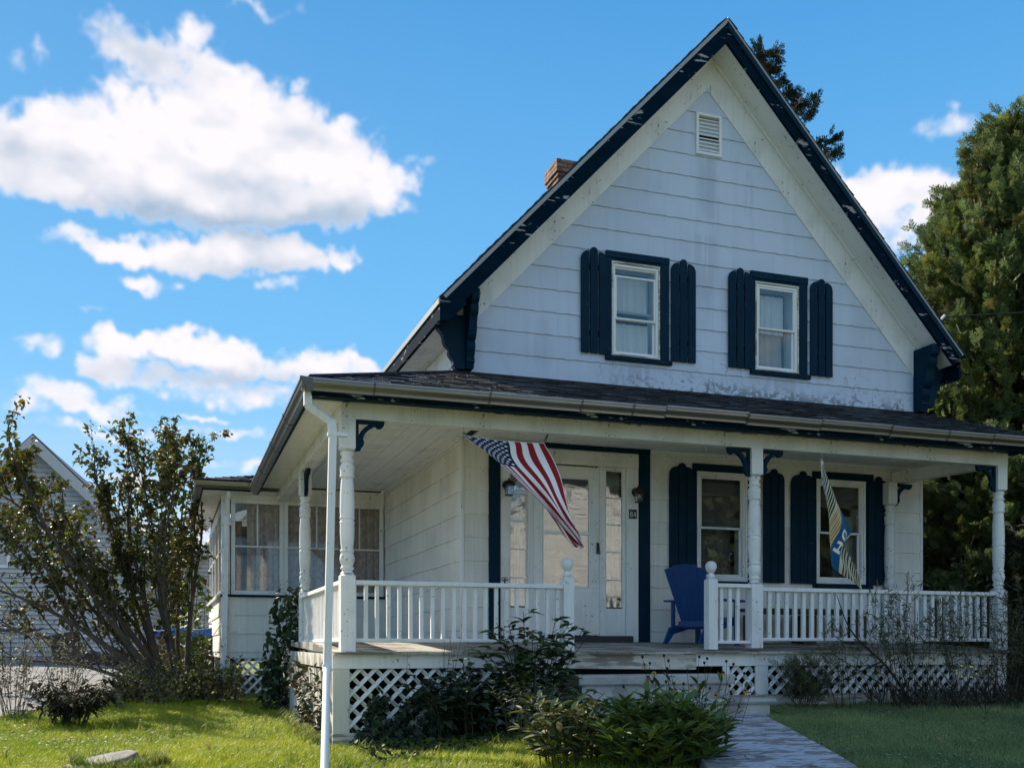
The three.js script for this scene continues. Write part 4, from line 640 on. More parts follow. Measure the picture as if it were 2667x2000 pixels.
// ---------------------------------------------------------------- things on and around the porch
{ // porch lanterns
  const lantern = (label, x) => {
    const g = thing('wall_lantern', label, 'lantern', 'lanterns beside the front door'), y = 2.86, z = 0.024;
    part(g, 'wall_plate', new THREE.CylinderGeometry(0.05, 0.055, 0.018, 18).rotateX(Math.PI / 2).translate(x, y + 0.085, z + 0.009), m.metalDark);
    part(g, 'arm', tube([[x, y + 0.085, z + 0.01], [x, y + 0.13, z + 0.06], [x, y + 0.155, z + 0.10], [x, y + 0.13, z + 0.105]], 0.008, 14, 6), m.metalDark);
    part(g, 'hood', new THREE.LatheGeometry([[0.008, 0.05], [0.02, 0.042], [0.05, 0.03], [0.072, 0.0], [0.074, -0.02], [0.066, -0.02]].map((p) => new THREE.Vector2(...p)), 18).translate(x, y + 0.09, z + 0.10), m.metalDark);
    const c = sub(g, 'cage'), q = 0.042; part(c, 'bar', [[-1, -1], [-1, 1], [1, -1], [1, 1]].map(([a, b]) => beam(V(x + a * q * 0.8, y - 0.045, z + 0.1 + b * q * 0.8), V(x + a * q, y + 0.07, z + 0.1 + b * q), 0.006, 0.006)).concat(ring(x - q * 0.9, x + q * 0.9, y - 0.055, y - 0.04, 0.007, z + 0.1 - q, z + 0.1 + q, 0.001)), m.metalDark);
    for (const [a, b, w] of [[-1, 0, 1], [1, 0, 1], [0, 1, 0], [0, -1, 0]]) { const t = new THREE.BoxGeometry(w ? 0.002 : 0.07, 0.11, w ? 0.07 : 0.002).translate(x + a * q * 0.9, y + 0.012, z + 0.1 + b * q * 0.9); part(c, 'pane', t, m.glass); }
    part(g, 'bulb', new THREE.SphereGeometry(0.02, 12, 8).scale(1, 1.4, 1).translate(x, y + 0.02, z + 0.10), m.curtain);
    return seat(g, x, y - 0.05, z);
  };
  lantern('dark metal lantern between the flag and the tall narrow window', 3.872); lantern('dark metal lantern above the house number', 5.572);
  const c = document.createElement('canvas'); c.width = c.height = 256; const k = c.getContext('2d'); k.fillStyle = '#0a0b0c'; k.fillRect(0, 0, 256, 256); k.fillStyle = '#d9dad8'; k.textAlign = 'center'; k.textBaseline = 'middle'; k.font = '215px sans-serif'; k.save(); k.translate(128, 138); k.scale(0.95, 1.0); k.fillText('84', 0, 0); k.restore();
  const t = new THREE.CanvasTexture(c); t.colorSpace = THREE.SRGBColorSpace;
  const pl = thing('house_number_plaque', 'small black plaque with white 84 on the door casing', 'house number'); part(pl, 'plate', cham(5.478, 5.588, 2.612, 2.727, 0.025, 0.032, 0.002), m.black); part(pl, 'numerals', new THREE.PlaneGeometry(0.106, 0.11).translate(5.533, 2.6695, 0.0335), M({ map: t, roughness: 0.5 }), true); seat(pl, 5.533, 2.612, 0.025);
}
function sheet(f, n, k) {                                         // a cloth surface f(u, v) with uv
  const pos = [], uv = [], idx = []; for (let j = 0; j <= k; j++) for (let i = 0; i <= n; i++) { const p = f(i / n, j / k); pos.push(p.x, p.y, p.z); uv.push(i / n, 1 - j / k); }
  for (let j = 0; j < k; j++) for (let i = 0; i < n; i++) { const a = j * (n + 1) + i; idx.push(a, a + n + 1, a + 1, a + 1, a + n + 1, a + n + 2); }
  const g = new THREE.BufferGeometry(); g.setAttribute('position', new THREE.Float32BufferAttribute(pos, 3)); g.setAttribute('uv', new THREE.Float32BufferAttribute(uv, 2)); g.setIndex(idx); g.computeVertexNormals(); return g;
}
const curve2 = (pts) => { const c = new THREE.CatmullRomCurve3(pts.map((p) => V(...p))); return (t) => c.getPoint(t); };
{ // the striped and starred flag, hung by its short edge and blown to the right
  const c = document.createElement('canvas'); c.width = 950; c.height = 1800; const k = c.getContext('2d');   // u across = the 13 stripes, v down = the fly
  for (let i = 0; i < 13; i++) { k.fillStyle = i % 2 ? '#fbfbff' : '#9c1226'; k.fillRect((i * 950) / 13, 0, 950 / 13 + 1, 1800); }
  const cw = (950 * 7) / 13, chh = 1800 * 0.4; k.fillStyle = '#0c2350'; k.fillRect(0, 0, cw, chh); k.fillStyle = '#fbfbff';
  const star = (x, y, r) => { k.beginPath(); for (let i = 0; i < 10; i++) { const a = (i * Math.PI) / 5 + Math.PI, q = i % 2 ? r * 0.4 : r; k[i ? 'lineTo' : 'moveTo'](x + Math.sin(a) * q, y + Math.cos(a) * q); } k.closePath(); k.fill(); };
  for (let a = 0; a < 11; a++) for (let b = 0; b < 9; b++) if ((a + b) % 2 === 0) star(((b + 1) * cw) / 10, ((a + 1) * chh) / 12, 34);
  k.strokeStyle = '#f6f6fa'; k.lineWidth = 16; k.strokeRect(0, 0, 950, 1800); k.fillStyle = '#e3e4e8'; k.fillRect(0, 0, 950, 22);
  const t = new THREE.CanvasTexture(c); t.colorSpace = THREE.SRGBColorSpace;
  const fl = thing('striped_flag', 'red and white striped flag with white stars on blue, hanging from the porch beam', 'flag');
  const Lc = curve2([[2.87, 3.165, 1.62], [3.10, 2.985, 1.66], [3.36, 2.775, 1.70], [3.62, 2.56, 1.70], [3.88, 2.30, 1.68], [4.04, 2.13, 1.66], [4.13, 2.06, 1.66]]), Rc = curve2([[3.772, 3.155, 1.60], [3.852, 2.965, 1.64], [3.925, 2.76, 1.67], [3.965, 2.56, 1.68], [4.025, 2.38, 1.68], [4.13, 2.22, 1.67], [4.205, 2.05, 1.66]]);
  const f = (u, v) => { const vg = v < 0.4 ? v * 0.62 : 0.248 + (v - 0.4) * 1.2533, a = Lc(vg), b = Rc(vg), q = Math.pow(u, 1 + 0.8 * sst(0.0, 0.45, v)); const p = a.lerp(b, q); const bulge = Math.sin(u * Math.PI); p.y += (u * (1 - u)) * (-0.06 * (1 - v) + 0.03 * v); p.x += bulge * 0.05 * sst(0.1, 0.5, v) * (1 - v); p.z += 0.06 * Math.sin(u * 6.5 + v * 4.2) * sst(0, 0.25, v) * (0.5 + v * 0.5) + 0.05 * Math.sin(u * 15 + v * 9) * sst(0.3, 0.8, v) - 0.04 * u; return p; };
  part(fl, 'cloth', sheet(f, 46, 60), PM({ map: t, roughness: 0.9, transmission: 0.06, thickness: 0 }), true);
  part(fl, 'clip', [new THREE.TorusGeometry(0.012, 0.004, 6, 12).translate(2.882, 3.178, 1.62), new THREE.TorusGeometry(0.012, 0.004, 6, 12).translate(3.775, 3.172, 1.602)], m.metalDark);
  part(fl, 'spring_clip', [beam(V(3.775, 3.18, 1.60), V(3.80, 3.235, 1.6), 0.016, 0.01)], m.metalDark); seat(fl, 3.3, 3.16, 1.62);
}
{ // the twisted garden banner
  const c = document.createElement('canvas'); c.width = 512; c.height = 1400; const k = c.getContext('2d'), r = rng(91);
  k.fillStyle = '#d6cfae'; k.fillRect(0, 0, 512, 1400);
  const bars = (y0, n, h, gap, cols) => { for (let i = 0; i < n; i++) { k.fillStyle = cols[i % cols.length]; k.save(); k.translate(256, y0 + i * (h + gap)); k.rotate(-0.34); k.fillRect(-330, 0, 660, h); k.restore(); } };
  bars(70, 5, 20, 20, ['#22305c', '#1d3a7a']); bars(285, 5, 20, 18, ['#333a36', '#2b3028']); bars(500, 8, 17, 12, ['#b0913f', '#b5774f', '#d0ab55', '#a8825a']); bars(985, 4, 22, 20, ['#5b4a44', '#43486a']); bars(1165, 6, 20, 16, ['#23211f', '#5b3a3a', '#1e1d1c']);
  k.save(); k.translate(256, 790); k.scale(1, 0.56); k.rotate(-0.72); k.fillStyle = '#1c5580'; k.fillRect(-500, -165, 1000, 330); k.fillStyle = '#efecd6'; k.font = 'bold 270px sans-serif'; k.textAlign = 'center'; k.textBaseline = 'middle'; k.fillText('HO', 0, 8); k.restore();
  const t = new THREE.CanvasTexture(c); t.colorSpace = THREE.SRGBColorSpace;
  const b = thing('garden_banner', 'twisted striped banner with pale letters HO on blue, hanging from the porch beam', 'banner');
  const Lc = curve2([[7.168, 3.15, 1.6], [7.162, 2.94, 1.62], [7.18, 2.70, 1.66], [7.205, 2.48, 1.68], [7.225, 2.33, 1.68], [7.255, 2.16, 1.68], [7.30, 1.94, 1.67], [7.42, 1.84, 1.68], [7.56, 1.76, 1.68], [7.678, 1.672, 1.66]]), Rc = curve2([[7.195, 3.15, 1.6], [7.245, 2.97, 1.61], [7.30, 2.83, 1.64], [7.365, 2.66, 1.67], [7.43, 2.53, 1.70], [7.53, 2.33, 1.68], [7.44, 2.19, 1.66], [7.535, 2.02, 1.66], [7.635, 1.84, 1.66], [7.69, 1.685, 1.66]]);
  part(b, 'cloth', sheet((u, v) => { const p = Lc(v).lerp(Rc(v), u); p.z += 0.035 * Math.sin(u * 8 + v * 7) * Math.sin(v * 3.14); return p; }, 20, 60), PM({ map: t, roughness: 0.95, transmission: 0.04, thickness: 0 }), true);
  part(b, 'ring', [new THREE.TorusGeometry(0.014, 0.004, 6, 12).translate(7.18, 3.165, 1.6), box(7.166, 7.192, 3.12, 3.155, 1.592, 1.608)], m.whiteClean); seat(b, 7.18, 3.16, 1.6);
}
{ // blue slatted garden chair seen from behind; built facing +z, then turned
  const g = thing('garden_chair', 'blue slatted garden chair on the porch, seen from behind beside the ball post', 'chair'), blue = M({ color: [0.003, 0.05, 0.19], roughness: 0.5, bumpMap: roughB, bumpScale: 0.0006 });
  const at = (w, h) => V(w, 0.20 + h * 0.955, -0.16 - h * 0.32);           // back plane: w across, h up along the back
  for (let i = -2; i <= 2; i++) { const bot = i * 0.062, top = i * 0.112, hw0 = 0.0302, hw1 = 0.0553, H = 0.80 - i * i * 0.012; const q = [at(bot - hw0, 0), at(bot + hw0, 0), at(top + hw1, H), at(top - hw1, H + (Math.abs(i) ? (i > 0 ? 1 : -1) * (Math.abs(i) > 1 ? 0.018 : 0.008) : 0))]; part(g, 'back_slat', quadSlab(q, 0.02), blue); }
  part(g, 'back_rail', beam(at(-0.2, 0.06), at(0.2, 0.06), 0.04, 0.07).translate(0, 0, -0.03), blue);
  for (let i = 0; i < 6; i++) part(g, 'seat_slat', new THREE.BoxGeometry(0.50, 0.02, 0.075).rotateX(-0.2).translate(0, 0.245 + i * 0.017, -0.10 + i * 0.085), blue);
  for (const s of [-1, 1]) { part(g, 'stringer', polyZY([[0.40, 0.34], [-0.36, 0.22], [-0.50, 0.02], [-0.42, 0.02], [-0.28, 0.14], [0.40, 0.26]], s * 0.24 - 0.012, s * 0.24 + 0.012), blue); part(g, 'front_leg', box(s * 0.27 - 0.013, s * 0.27 + 0.013, 0, 0.53, 0.30, 0.40), blue); part(g, 'armrest', cham(s * 0.32 - 0.065, s * 0.32 + 0.065, 0.53, 0.552, -0.27, 0.46, 0.006), blue); part(g, 'arm_support', box(s * 0.285 - 0.012, s * 0.285 + 0.012, 0.20, 0.53, -0.24, -0.18), blue); }
  g.position.set(6.18, 1.03, 0.62); g.rotation.y = 2.1;
}
{ // low brown bench behind the railing
  const g = thing('wooden_bench', 'low brown wooden bench behind the white porch railing under the windows', 'bench'), w = M({ color: [0.075, 0.055, 0.042], map: brickT, roughness: 0.8 });
  for (let i = 0; i < 3; i++) part(g, 'seat_plank', cham(6.95, 8.60, 1.46, 1.50, 0.18 + i * 0.12, 0.29 + i * 0.12, 0.004), w); part(g, 'apron', cham(7.0, 8.55, 1.42, 1.459, 0.48, 0.51, 0.004), w);
  for (const x of [7.72, 8.5]) part(g, 'leg', box(x, x + 0.2, 1.045, 1.419, 0.2, 0.46), w); part(g, 'leg', box(7.0, 7.06, 1.045, 1.419, 0.2, 0.46), w); seat(g, 7.7, 1.045, 0.32);
}
{ // entrance steps
  const st = thing('entrance_steps', 'worn concrete entrance steps with thin pale treads below the porch', 'steps'), r = rng(66), chip = (x0, x1, y0, y1, z0, z1, c) => { const g = cham(x0, x1, y0, y1, z0, z1, c), p = g.attributes.position; for (let i = 0; i < p.count; i++) p.setXYZ(i, p.getX(i) + (hsh(Math.round(p.getX(i) * 90), Math.round(p.getY(i) * 90)) - 0.5) * 0.012, p.getY(i), p.getZ(i) + (hsh(Math.round(p.getX(i) * 70), Math.round(p.getZ(i) * 90)) - 0.5) * 0.012); g.computeVertexNormals(); return g; };
  part(st, 'tread', chip(3.92, 5.70, 0.625, 0.722, 1.64, 2.16, 0.012), m.concrete); part(st, 'riser', box(3.97, 5.66, 0.30, 0.624, 1.64, 2.12), m.concrete);
  part(st, 'tread', chip(3.84, 5.99, 0.430, 0.478, 2.0, 2.50, 0.016), M({ color: [0.85, 0.88, 0.9], map: concT, roughness: 0.85 })); part(st, 'riser', box(3.9, 5.93, 0.23, 0.429, 1.9, 2.46), m.concrete); part(st, 'footing', [box(3.85, 5.94, -0.1, 0.229, 1.9, 2.48), box(5.7, 6.10, -0.1, 0.185, 2.1, 2.62)], M({ color: [0.10, 0.085, 0.075], map: brickT, roughness: 0.95 }));
  seat(st, 4.9, 0.1, 2.1);
}
{ // hooks and small fittings that hang on the right post
  const g = thing('feeder_hook', 'small dark metal hook screwed to the corner post beside the trees', 'hook'); part(g, 'hook_arm', [tube([[9.86, 2.50, 1.55], [9.90, 2.51, 1.62], [9.93, 2.47, 1.66], [9.92, 2.44, 1.66]], 0.008, 12, 6), box(9.855, 9.875, 2.46, 2.54, 1.53, 1.57)], m.metalDark); part(g, 'clip', tube([[9.80, 2.53, 1.64], [9.84, 2.515, 1.66], [9.89, 2.50, 1.66], [9.91, 2.45, 1.66]], 0.006, 10, 5), m.steel); seat(g, 9.87, 2.5, 1.55);
}

// ---------------------------------------------------------------- ground, drive, walk
function gy(x, z) {
  const L = 0.02 + 0.30 * Math.pow(Math.max(0, 1.6 - z) / 6.05, 1.6), Rr = 0.33 + Math.max(0, 1.6 - z) * 0.01;
  const back = z < -4.45 ? 0.32 + (-4.45 - z) * 0.037 : L, left = Math.min(back, 0.86), k = sst(1.2, lerp(6.0, 4.3, sst(1.6, 4, z)), x);
  let y = lerp(left, Math.max(Rr, 0), k);
  if (z > 1.6) y = lerp(0.02 - (z - 1.6) * 0.035, 0.33 - (z - 1.6) * 0.05, k);
  if (z > 6) y = lerp(y, -0.6, sst(6, 10.4, z));
  if (z > 10.4) y = -0.6;
  y = lerp(y, z > 6 ? -0.6 : 0.6, sst(25, 60, Math.hypot(x - 4, z)) * (z > 6 ? 0 : 1));
  if (x < -1) y -= 0.05 * sst(-1, -6, x) * sst(-20, -4, z);
  return y;
}
const bump2 = (x, z) => (fbm(x * 0.9 + 50, z * 0.9 + 50, 3) - 0.5) * 0.05;
function terrain(xs, zs, lift, inside) {
  const pos = [], uv = [], idx = [], n = xs.length; for (const z of zs) for (const x of xs) { pos.push(x, gy(x, z) + lift(x, z), z); uv.push(x, z); }
  for (let j = 0; j + 1 < zs.length; j++) for (let i = 0; i + 1 < n; i++) { if (inside && !inside((xs[i] + xs[i + 1]) / 2, (zs[j] + zs[j + 1]) / 2)) continue; const a = j * n + i; idx.push(a, a + n, a + 1, a + 1, a + n, a + n + 1); }
  const g = new THREE.BufferGeometry(); g.setAttribute('position', new THREE.Float32BufferAttribute(pos, 3)); g.setAttribute('uv', new THREE.Float32BufferAttribute(uv, 2)); g.setIndex(idx); g.computeVertexNormals(); return g;
}
const span = (a, b, s) => { const o = []; for (let x = a; x <= b + 1e-6; x += s) o.push(x); return o; };
const driveEdge = (z) => z > -2 ? -1.9 - (z + 2) * 0.33 : z > -4.8 ? lerp(-0.2, -1.9, (z + 4.8) / 2.8) : -0.2 + (-4.8 - z) * 0.1;
{
  const xs = [-900, -400, -200, -110, -70, -48, -34, -26, -21, -17, -14, ...span(-12, 14, 0.2), 16, 19, 23, 29, 38, 52, 75, 120, 220, 420, 900], zs = [-900, -400, -200, -110, -75, -52, -38, -30, -25, -21, -18, ...span(-16, 11, 0.2), 13, 16, 20, 26, 36, 50, 80, 150, 400, 900];
  structure('lawn', terrain(xs, zs, (x, z) => (Math.abs(x) < 13 && z < 10 ? bump2(x, z) : 0)), M({ map: lawnT, roughness: 0.95, bumpMap: roughB, bumpScale: 0.02 }), true);
  structure('driveway', terrain(span(-11, 0.6, 0.2), span(-16.2, 9, 0.2), () => 0.035, (x, z) => x < driveEdge(z) + (fbm(z * 2, 3, 3) - 0.5) * 0.3), M({ map: driveT, roughness: 0.9, bumpMap: roughB, bumpScale: 0.01 }), true);
  structure('street', box(-300, 300, -0.66, -0.585, 13, 20.5), M({ map: driveT, roughness: 0.9 }));
  // the concrete walk to the steps
  const edge = (t) => V(lerp(5.80, 4.30, t), 0, lerp(2.50, 6.4, t)), w = sub(scene, numbered('walkway')); w.userData.kind = 'structure';
  for (let i = 0; i < 3; i++) { const a = edge(i / 3 + 0.004), b = edge((i + 1) / 3 - 0.004), y = (p, e) => gy(p.x - 0.6, p.z) + 0.05 - e; part(w, 'slab', quadSlab([V(a.x - 1.15, y(a, 0), a.z), V(b.x - 1.15, y(b, 0), b.z), V(b.x, y(b, 0), b.z), V(a.x, y(a, 0), a.z)], 0.14), m.path); }
}
{ const s = thing('stone_slab', 'flat grey stone slab lying in the sunny lawn', 'stone'); const pts = [[-0.52, 0.02], [-0.30, 0.16], [-0.05, 0.22], [0.16, 0.20], [0.19, 0.06], [0.05, -0.10], [-0.22, -0.18], [-0.44, -0.14]]; const g = new THREE.ExtrudeGeometry(new THREE.Shape(pts.map((p) => new THREE.Vector2(...p))), { depth: 0.07, bevelEnabled: true, bevelSize: 0.02, bevelThickness: 0.02, bevelSegments: 2 }).rotateX(-Math.PI / 2); part(s, 'slab', g, M({ color: [0.62, 0.60, 0.57], map: concT, roughness: 0.95 })); s.scale.setScalar(0.8); s.position.set(-0.36, gy(-0.36, 2.4) + 0.03, 2.4); s.rotation.set(0.12, 0.25, 0.10); }
// ---------------------------------------------------------------- neighbours
function gableHouse(o) {                                          // gable front at z = 0, ridge along -z, built in its own axes
  const g = thing(o.name, o.label, 'house'), { w, eave, ridge, len, over = 0.3, e = 0.115 } = o, h = w / 2, mat = o.mat || M({ color: [0.47, 0.47, 0.475], roughness: 0.6 }), holes = (o.windows || []).map(([x, y, a, b]) => [x - a / 2 - 0.06, x + a / 2 + 0.06, y - 0.06, y + b + 0.06]);
  const front = sub(g, 'front_wall'), clip = [[-h, -0.6], [h, -0.6], [h, eave], [0, ridge], [-h, eave]];
  const s = new THREE.Shape(clip.map((p) => new THREE.Vector2(...p))); part(front, 'sheathing', new THREE.ExtrudeGeometry(s, { depth: 0.12, bevelEnabled: false }).translate(0, 0, -0.13), mat);
  siding(front, { name: 'clapboard', e, v0: 0.35, v1: ridge - 0.1, u0: -h, u1: h, width: w + 1.2, wavy: 0, lip: o.lip || 0.055, holes, clip: [[-h, 0.3], [h, 0.3], [h, eave], [0, ridge], [-h, eave]], place: (u, v, q) => V(u, v, q), mats: [mat], seed: 4 });
  for (const sd of [-1, 1]) { const side = sub(g, 'side_wall'); part(side, 'sheathing', box(sd > 0 ? h - 0.12 : -h, sd > 0 ? h : -h + 0.12, -0.6, eave, -len, -0.13), mat); if ((o.sides || [1]).includes(sd)) siding(side, { name: 'clapboard', e, v0: 0.35, v1: eave, u0: -len, u1: -0.02, width: len + 2, wavy: 0, lip: 0.03, place: (u, v, q) => V(sd * (h + q), v, u), mats: [mat], seed: 5 }); }
  part(g, 'back_wall', new THREE.ExtrudeGeometry(s, { depth: 0.12, bevelEnabled: false }).translate(0, 0, -len), mat);
  const sl = (ridge - eave) / h, roof = sub(g, 'roof'); for (const sd of [-1, 1]) { const x1 = sd * (h + over), y1 = eave - over * sl; part(roof, 'roof_slab', polyXY(sd > 0 ? [[0, ridge + 0.12], [0, ridge + 0.30], [x1, y1 + 0.30], [x1, y1 + 0.12]] : [[0, ridge + 0.12], [x1, y1 + 0.12], [x1, y1 + 0.30], [0, ridge + 0.30]], -len - over, over), o.roofMat || m.roof); part(roof, 'rake_board', polyXY(sd > 0 ? [[0, ridge - 0.1], [0, ridge + 0.26], [x1, y1 + 0.26], [x1, y1 - 0.02]] : [[0, ridge - 0.1], [x1, y1 - 0.02], [x1, y1 + 0.26], [0, ridge + 0.26]], over + 0.002, over + 0.03), mat); part(roof, 'soffit', polyXY(sd > 0 ? [[0, ridge + 0.09], [0, ridge + 0.118], [x1, y1 + 0.118], [x1, y1 + 0.09]] : [[0, ridge + 0.09], [x1, y1 + 0.09], [x1, y1 + 0.118], [0, ridge + 0.118]], 0.02, over), mat); }
  part(g, 'corner_board', [box(-h - 0.03, -h + 0.09, 0.2, eave, -0.1, 0.025), box(h - 0.09, h + 0.03, 0.2, eave, -0.1, 0.025)], mat); part(g, 'foundation', box(-h + 0.02, h - 0.02, -1.2, 0.34, -len, 0.0), m.concrete);
  for (const [x, y, a, b] of o.windows || []) { const q = sub(g, 'window'); part(q, 'window_frame', ring(x - a / 2 - 0.06, x + a / 2 + 0.06, y - 0.06, y + b + 0.06, 0.07, -0.06, 0.03, 0.004), m.whiteClean); part(q, 'sash_rail', box(x - a / 2, x + a / 2, y + b / 2 - 0.02, y + b / 2 + 0.02, -0.03, 0.012), m.whiteClean); part(q, 'pane', box(x - a / 2, x + a / 2, y, y + b, -0.02, -0.018), m.glass); part(q, 'curtain', box(x - a / 2 - 0.02, x + a / 2 + 0.02, y - 0.02, y + b + 0.02, -0.12, -0.11), m.room); }
  return g;
}
{ const n = gableHouse({ name: 'clapboard_house', label: 'white clapboard house behind the leaning bush by the driveway', w: 5.0, eave: 3.05, ridge: 5.55, len: 7, windows: [[-1.0, 2.6, 0.7, 1.1], [1.0, 0.9, 0.8, 1.2]] }); n.position.set(-3.05, 0.45, -16.4); n.rotation.y = -0.10;
  const b = gableHouse({ name: 'clapboard_house', label: 'white house gable half hidden behind the sunroom and vines', w: 4.2, eave: 2.55, ridge: 4.9, len: 5, over: 0.3 }); b.position.set(2.9, 0.8, -19.5);
  const c = gableHouse({ name: 'clapboard_house', label: 'pale clapboard house across the street, seen reflected in the door glass', w: 11, eave: 5.2, ridge: 9.6, len: 9, lip: 0.06, e: 0.21, windows: [[-2.4, 1.3, 1.0, 1.6], [2.4, 1.3, 1.0, 1.6], [-1.4, 4.6, 0.9, 1.5], [1.4, 4.6, 0.9, 1.5]], sides: [1] }); c.position.set(16.2, -0.6, 27); c.rotation.y = Math.PI + 0.1; }
{ // firewood under a blue tarp
  const w = thing('firewood_stack', 'stacked firewood behind the vines near the sunroom', 'woodpile'), r = rng(17), cols = [[0.13, 0.09, 0.06], [0.2, 0.14, 0.09], [0.09, 0.065, 0.045]].map((c) => M({ color: c, map: brickT, roughness: 0.95 }));
  for (let j = 0; j < 7; j++) for (let i = 0; i < 10; i++) { const q = 0.052 + r() * 0.012; part(w, 'log', new THREE.CylinderGeometry(q, q, 0.42, 8).rotateX(Math.PI / 2).translate(-0.1 + i * 0.125 + (j % 2) * 0.06, 0.62 + j * 0.098, -8 + (r() - 0.5) * 0.1), cols[Math.floor(r() * 3)]); }
  seat(w, 0.5, 0.56, -8);
  const t = thing('blue_tarp', 'bright blue tarpaulin folded over the firewood stack', 'tarp'); part(t, 'cover', sheet((u, v) => V(-0.2 + u * 1.5, 1.34 + 0.06 * u + 0.03 * Math.sin(u * 9) - Math.pow(Math.abs(v - 0.5) * 2, 3) * 0.16, -8.35 + v * 0.68), 24, 12), M({ color: [0.01, 0.10, 0.38], roughness: 0.45 }), true); part(t, 'edge_board', [beam(V(-0.15, 1.40, -7.95), V(1.2, 1.46, -7.95), 0.1, 0.02)], m.concrete); seat(t, 0.5, 1.3, -8);
}
{ // metal frame swing seat in front of the neighbour
  const g = thing('garden_swing', 'garden swing with a sagging dark canopy on thin metal poles by the clapboard house', 'swing'), z = -13.2, P = (x, y) => V(x, y, z); const px = (u) => lerp(-3.62, -2.55, u);
  part(g, 'canopy', sheet((u, v) => V(px(u), 1.47 - 0.05 * Math.sin(u * Math.PI) - 0.09 * v, z - 0.5 + v * 1.0), 20, 6), M({ color: [0.012, 0.02, 0.02], roughness: 0.8 }), true);
  for (const [a, b] of [[[-3.65, 0.75], [-3.42, 2.15]], [[-3.0, 0.75], [-3.08, 1.9]], [[-2.55, 1.5], [-2.75, 2.1]], [[-2.95, 1.6], [-2.55, 1.62]]]) part(g, 'pole', beam(P(...a), P(...b), 0.025, 0.025), m.steel); part(g, 'pole', beam(P(-3.2, 0.7), P(-3.2, 2.1), 0.02, 0.02), m.black); seat(g, -3.1, 0.7, z);
}
{ const g = thing('leaning_board', 'weathered brown board leaning beside the driveway behind the bush', 'board'); part(g, 'board', new THREE.BoxGeometry(0.62, 0.75, 0.03).rotateX(-0.25).rotateZ(0.22), M({ color: [0.10, 0.075, 0.06], map: wornT, roughness: 0.9 })); g.position.set(-2.0, gy(-2, -12.5) + 0.36, -12.5);
  const r = rng(40); for (let i = 0; i < 5; i++) { const s = thing('field_stone', ['dark field stone at the foot of the leaning board', 'low brown field stone between two others by the neighbour', 'rounded dark stone at the end of the stone row', 'small brown stone in front of the clapboard house', 'dark stone half under the bush branches'][i], 'stone', 'field stones along the neighbouring house'); const q = new THREE.IcosahedronGeometry(0.2 + r() * 0.1, 2), p = q.attributes.position; for (let k = 0; k < p.count; k++) { const f = 0.8 + 0.4 * vn(p.getX(k) * 7 + 20 + i, p.getY(k) * 7 + p.getZ(k) * 5 + 30); p.setXYZ(k, p.getX(k) * f * 1.3, p.getY(k) * f * 0.8, p.getZ(k) * f); } q.computeVertexNormals(); part(s, 'stone', q, M({ color: [0.06, 0.05, 0.05], map: brickT, roughness: 0.95 })); s.position.set(-1.55 + i * 0.42, gy(-1.4, -12.6) + 0.12, -12.6 + r() * 0.3); } }
{ // utility pole far behind, and the service cables by the eave
  const p = thing('utility_pole', 'grey utility pole standing between far trees and the white gable', 'utility pole'); part(p, 'pole', new THREE.CylinderGeometry(0.1, 0.14, 5.2, 10).translate(0, 2.6, 0), m.bark); part(p, 'cross_arm', box(-0.8, 0.8, 4.7, 4.8, -0.05, 0.05), m.bark); p.position.set(-0.05, 0.6, -27);
  const c = thing('service_cable', 'black service cable running from the eave towards the conifer', 'cable', 'service cables by the conifer'); part(c, 'cable', tube([[10.27, 5.6, 0.1], [12, 5.75, 0.6], [16, 6.5, 1.7]], 0.009, 24, 5), m.black); part(c, 'insulator', tube([[10.2, 5.55, 0.1], [10.27, 5.62, 0.1]], 0.018, 4, 6), m.whiteClean);
  const d = thing('service_cable', 'lower service cable crossing the conifer above the porch roof', 'cable', 'service cables by the conifer'); part(d, 'cable', tube([[10.3, 4.1, -2.2], [12, 4.5, -1.4], [16, 5.9, 0.9]], 0.009, 24, 5), m.black); }

// ---------------------------------------------------------------- plants
const RIGHT = V(Math.cos(YAW), 0, Math.sin(YAW));
function leafGeo(L, W, fold = 0.35, curl = 0.25, pw = 0.8, seg = 4) {     // along +z, face up +y, folded along the midrib
  const pos = [], uv = [], idx = []; for (let i = 0; i <= seg; i++) { const t = i / seg, w = (W / 2) * Math.sin(Math.PI * Math.pow(clamp(t * 0.96 + 0.03), pw)), y = -curl * t * t * L; pos.push(-w, y + fold * w, t * L, 0, y, t * L, w, y + fold * w, t * L); uv.push(0, t, 0.5, t, 1, t); }
  for (let i = 0; i < seg; i++) { const a = i * 3; idx.push(a, a + 3, a + 1, a + 1, a + 3, a + 4, a + 1, a + 4, a + 2, a + 2, a + 4, a + 5); }
  const g = new THREE.BufferGeometry(); g.setAttribute('position', new THREE.Float32BufferAttribute(pos, 3)); g.setAttribute('uv', new THREE.Float32BufferAttribute(uv, 2)); g.setIndex(idx); g.computeVertexNormals(); return g;
}
function lobedLeaf(R) { const s = new THREE.Shape(), n = 5; s.moveTo(0, 0); for (let i = 0; i <= n * 2; i++) { const a = -2.3 + (4.6 * i) / (n * 2), r = R * (i % 2 ? 1 : 0.62) * (0.75 + 0.25 * Math.cos(a)); s.lineTo(Math.sin(a) * r, Math.cos(a) * r); } s.closePath(); const g = new THREE.ShapeGeometry(s).rotateX(Math.PI / 2), p = g.attributes.position; for (let i = 0; i < p.count; i++) p.setY(i, -(p.getX(i) ** 2 + p.getZ(i) ** 2) * 1.6 / R * 0.2 + Math.abs(p.getX(i)) * 0.25); g.scale(1, 1, 1); g.computeVertexNormals(); return g; }
const leafM = (c, tr = 0.4, ro = 0.6) => PM({ color: c, transmission: tr, thickness: 0, roughness: Math.max(ro, 0.55), ior: 1.4, specularIntensity: 0.6 });
const mq = new THREE.Quaternion(), me = new THREE.Matrix4(), mx = V(), my = V(), mz = V();
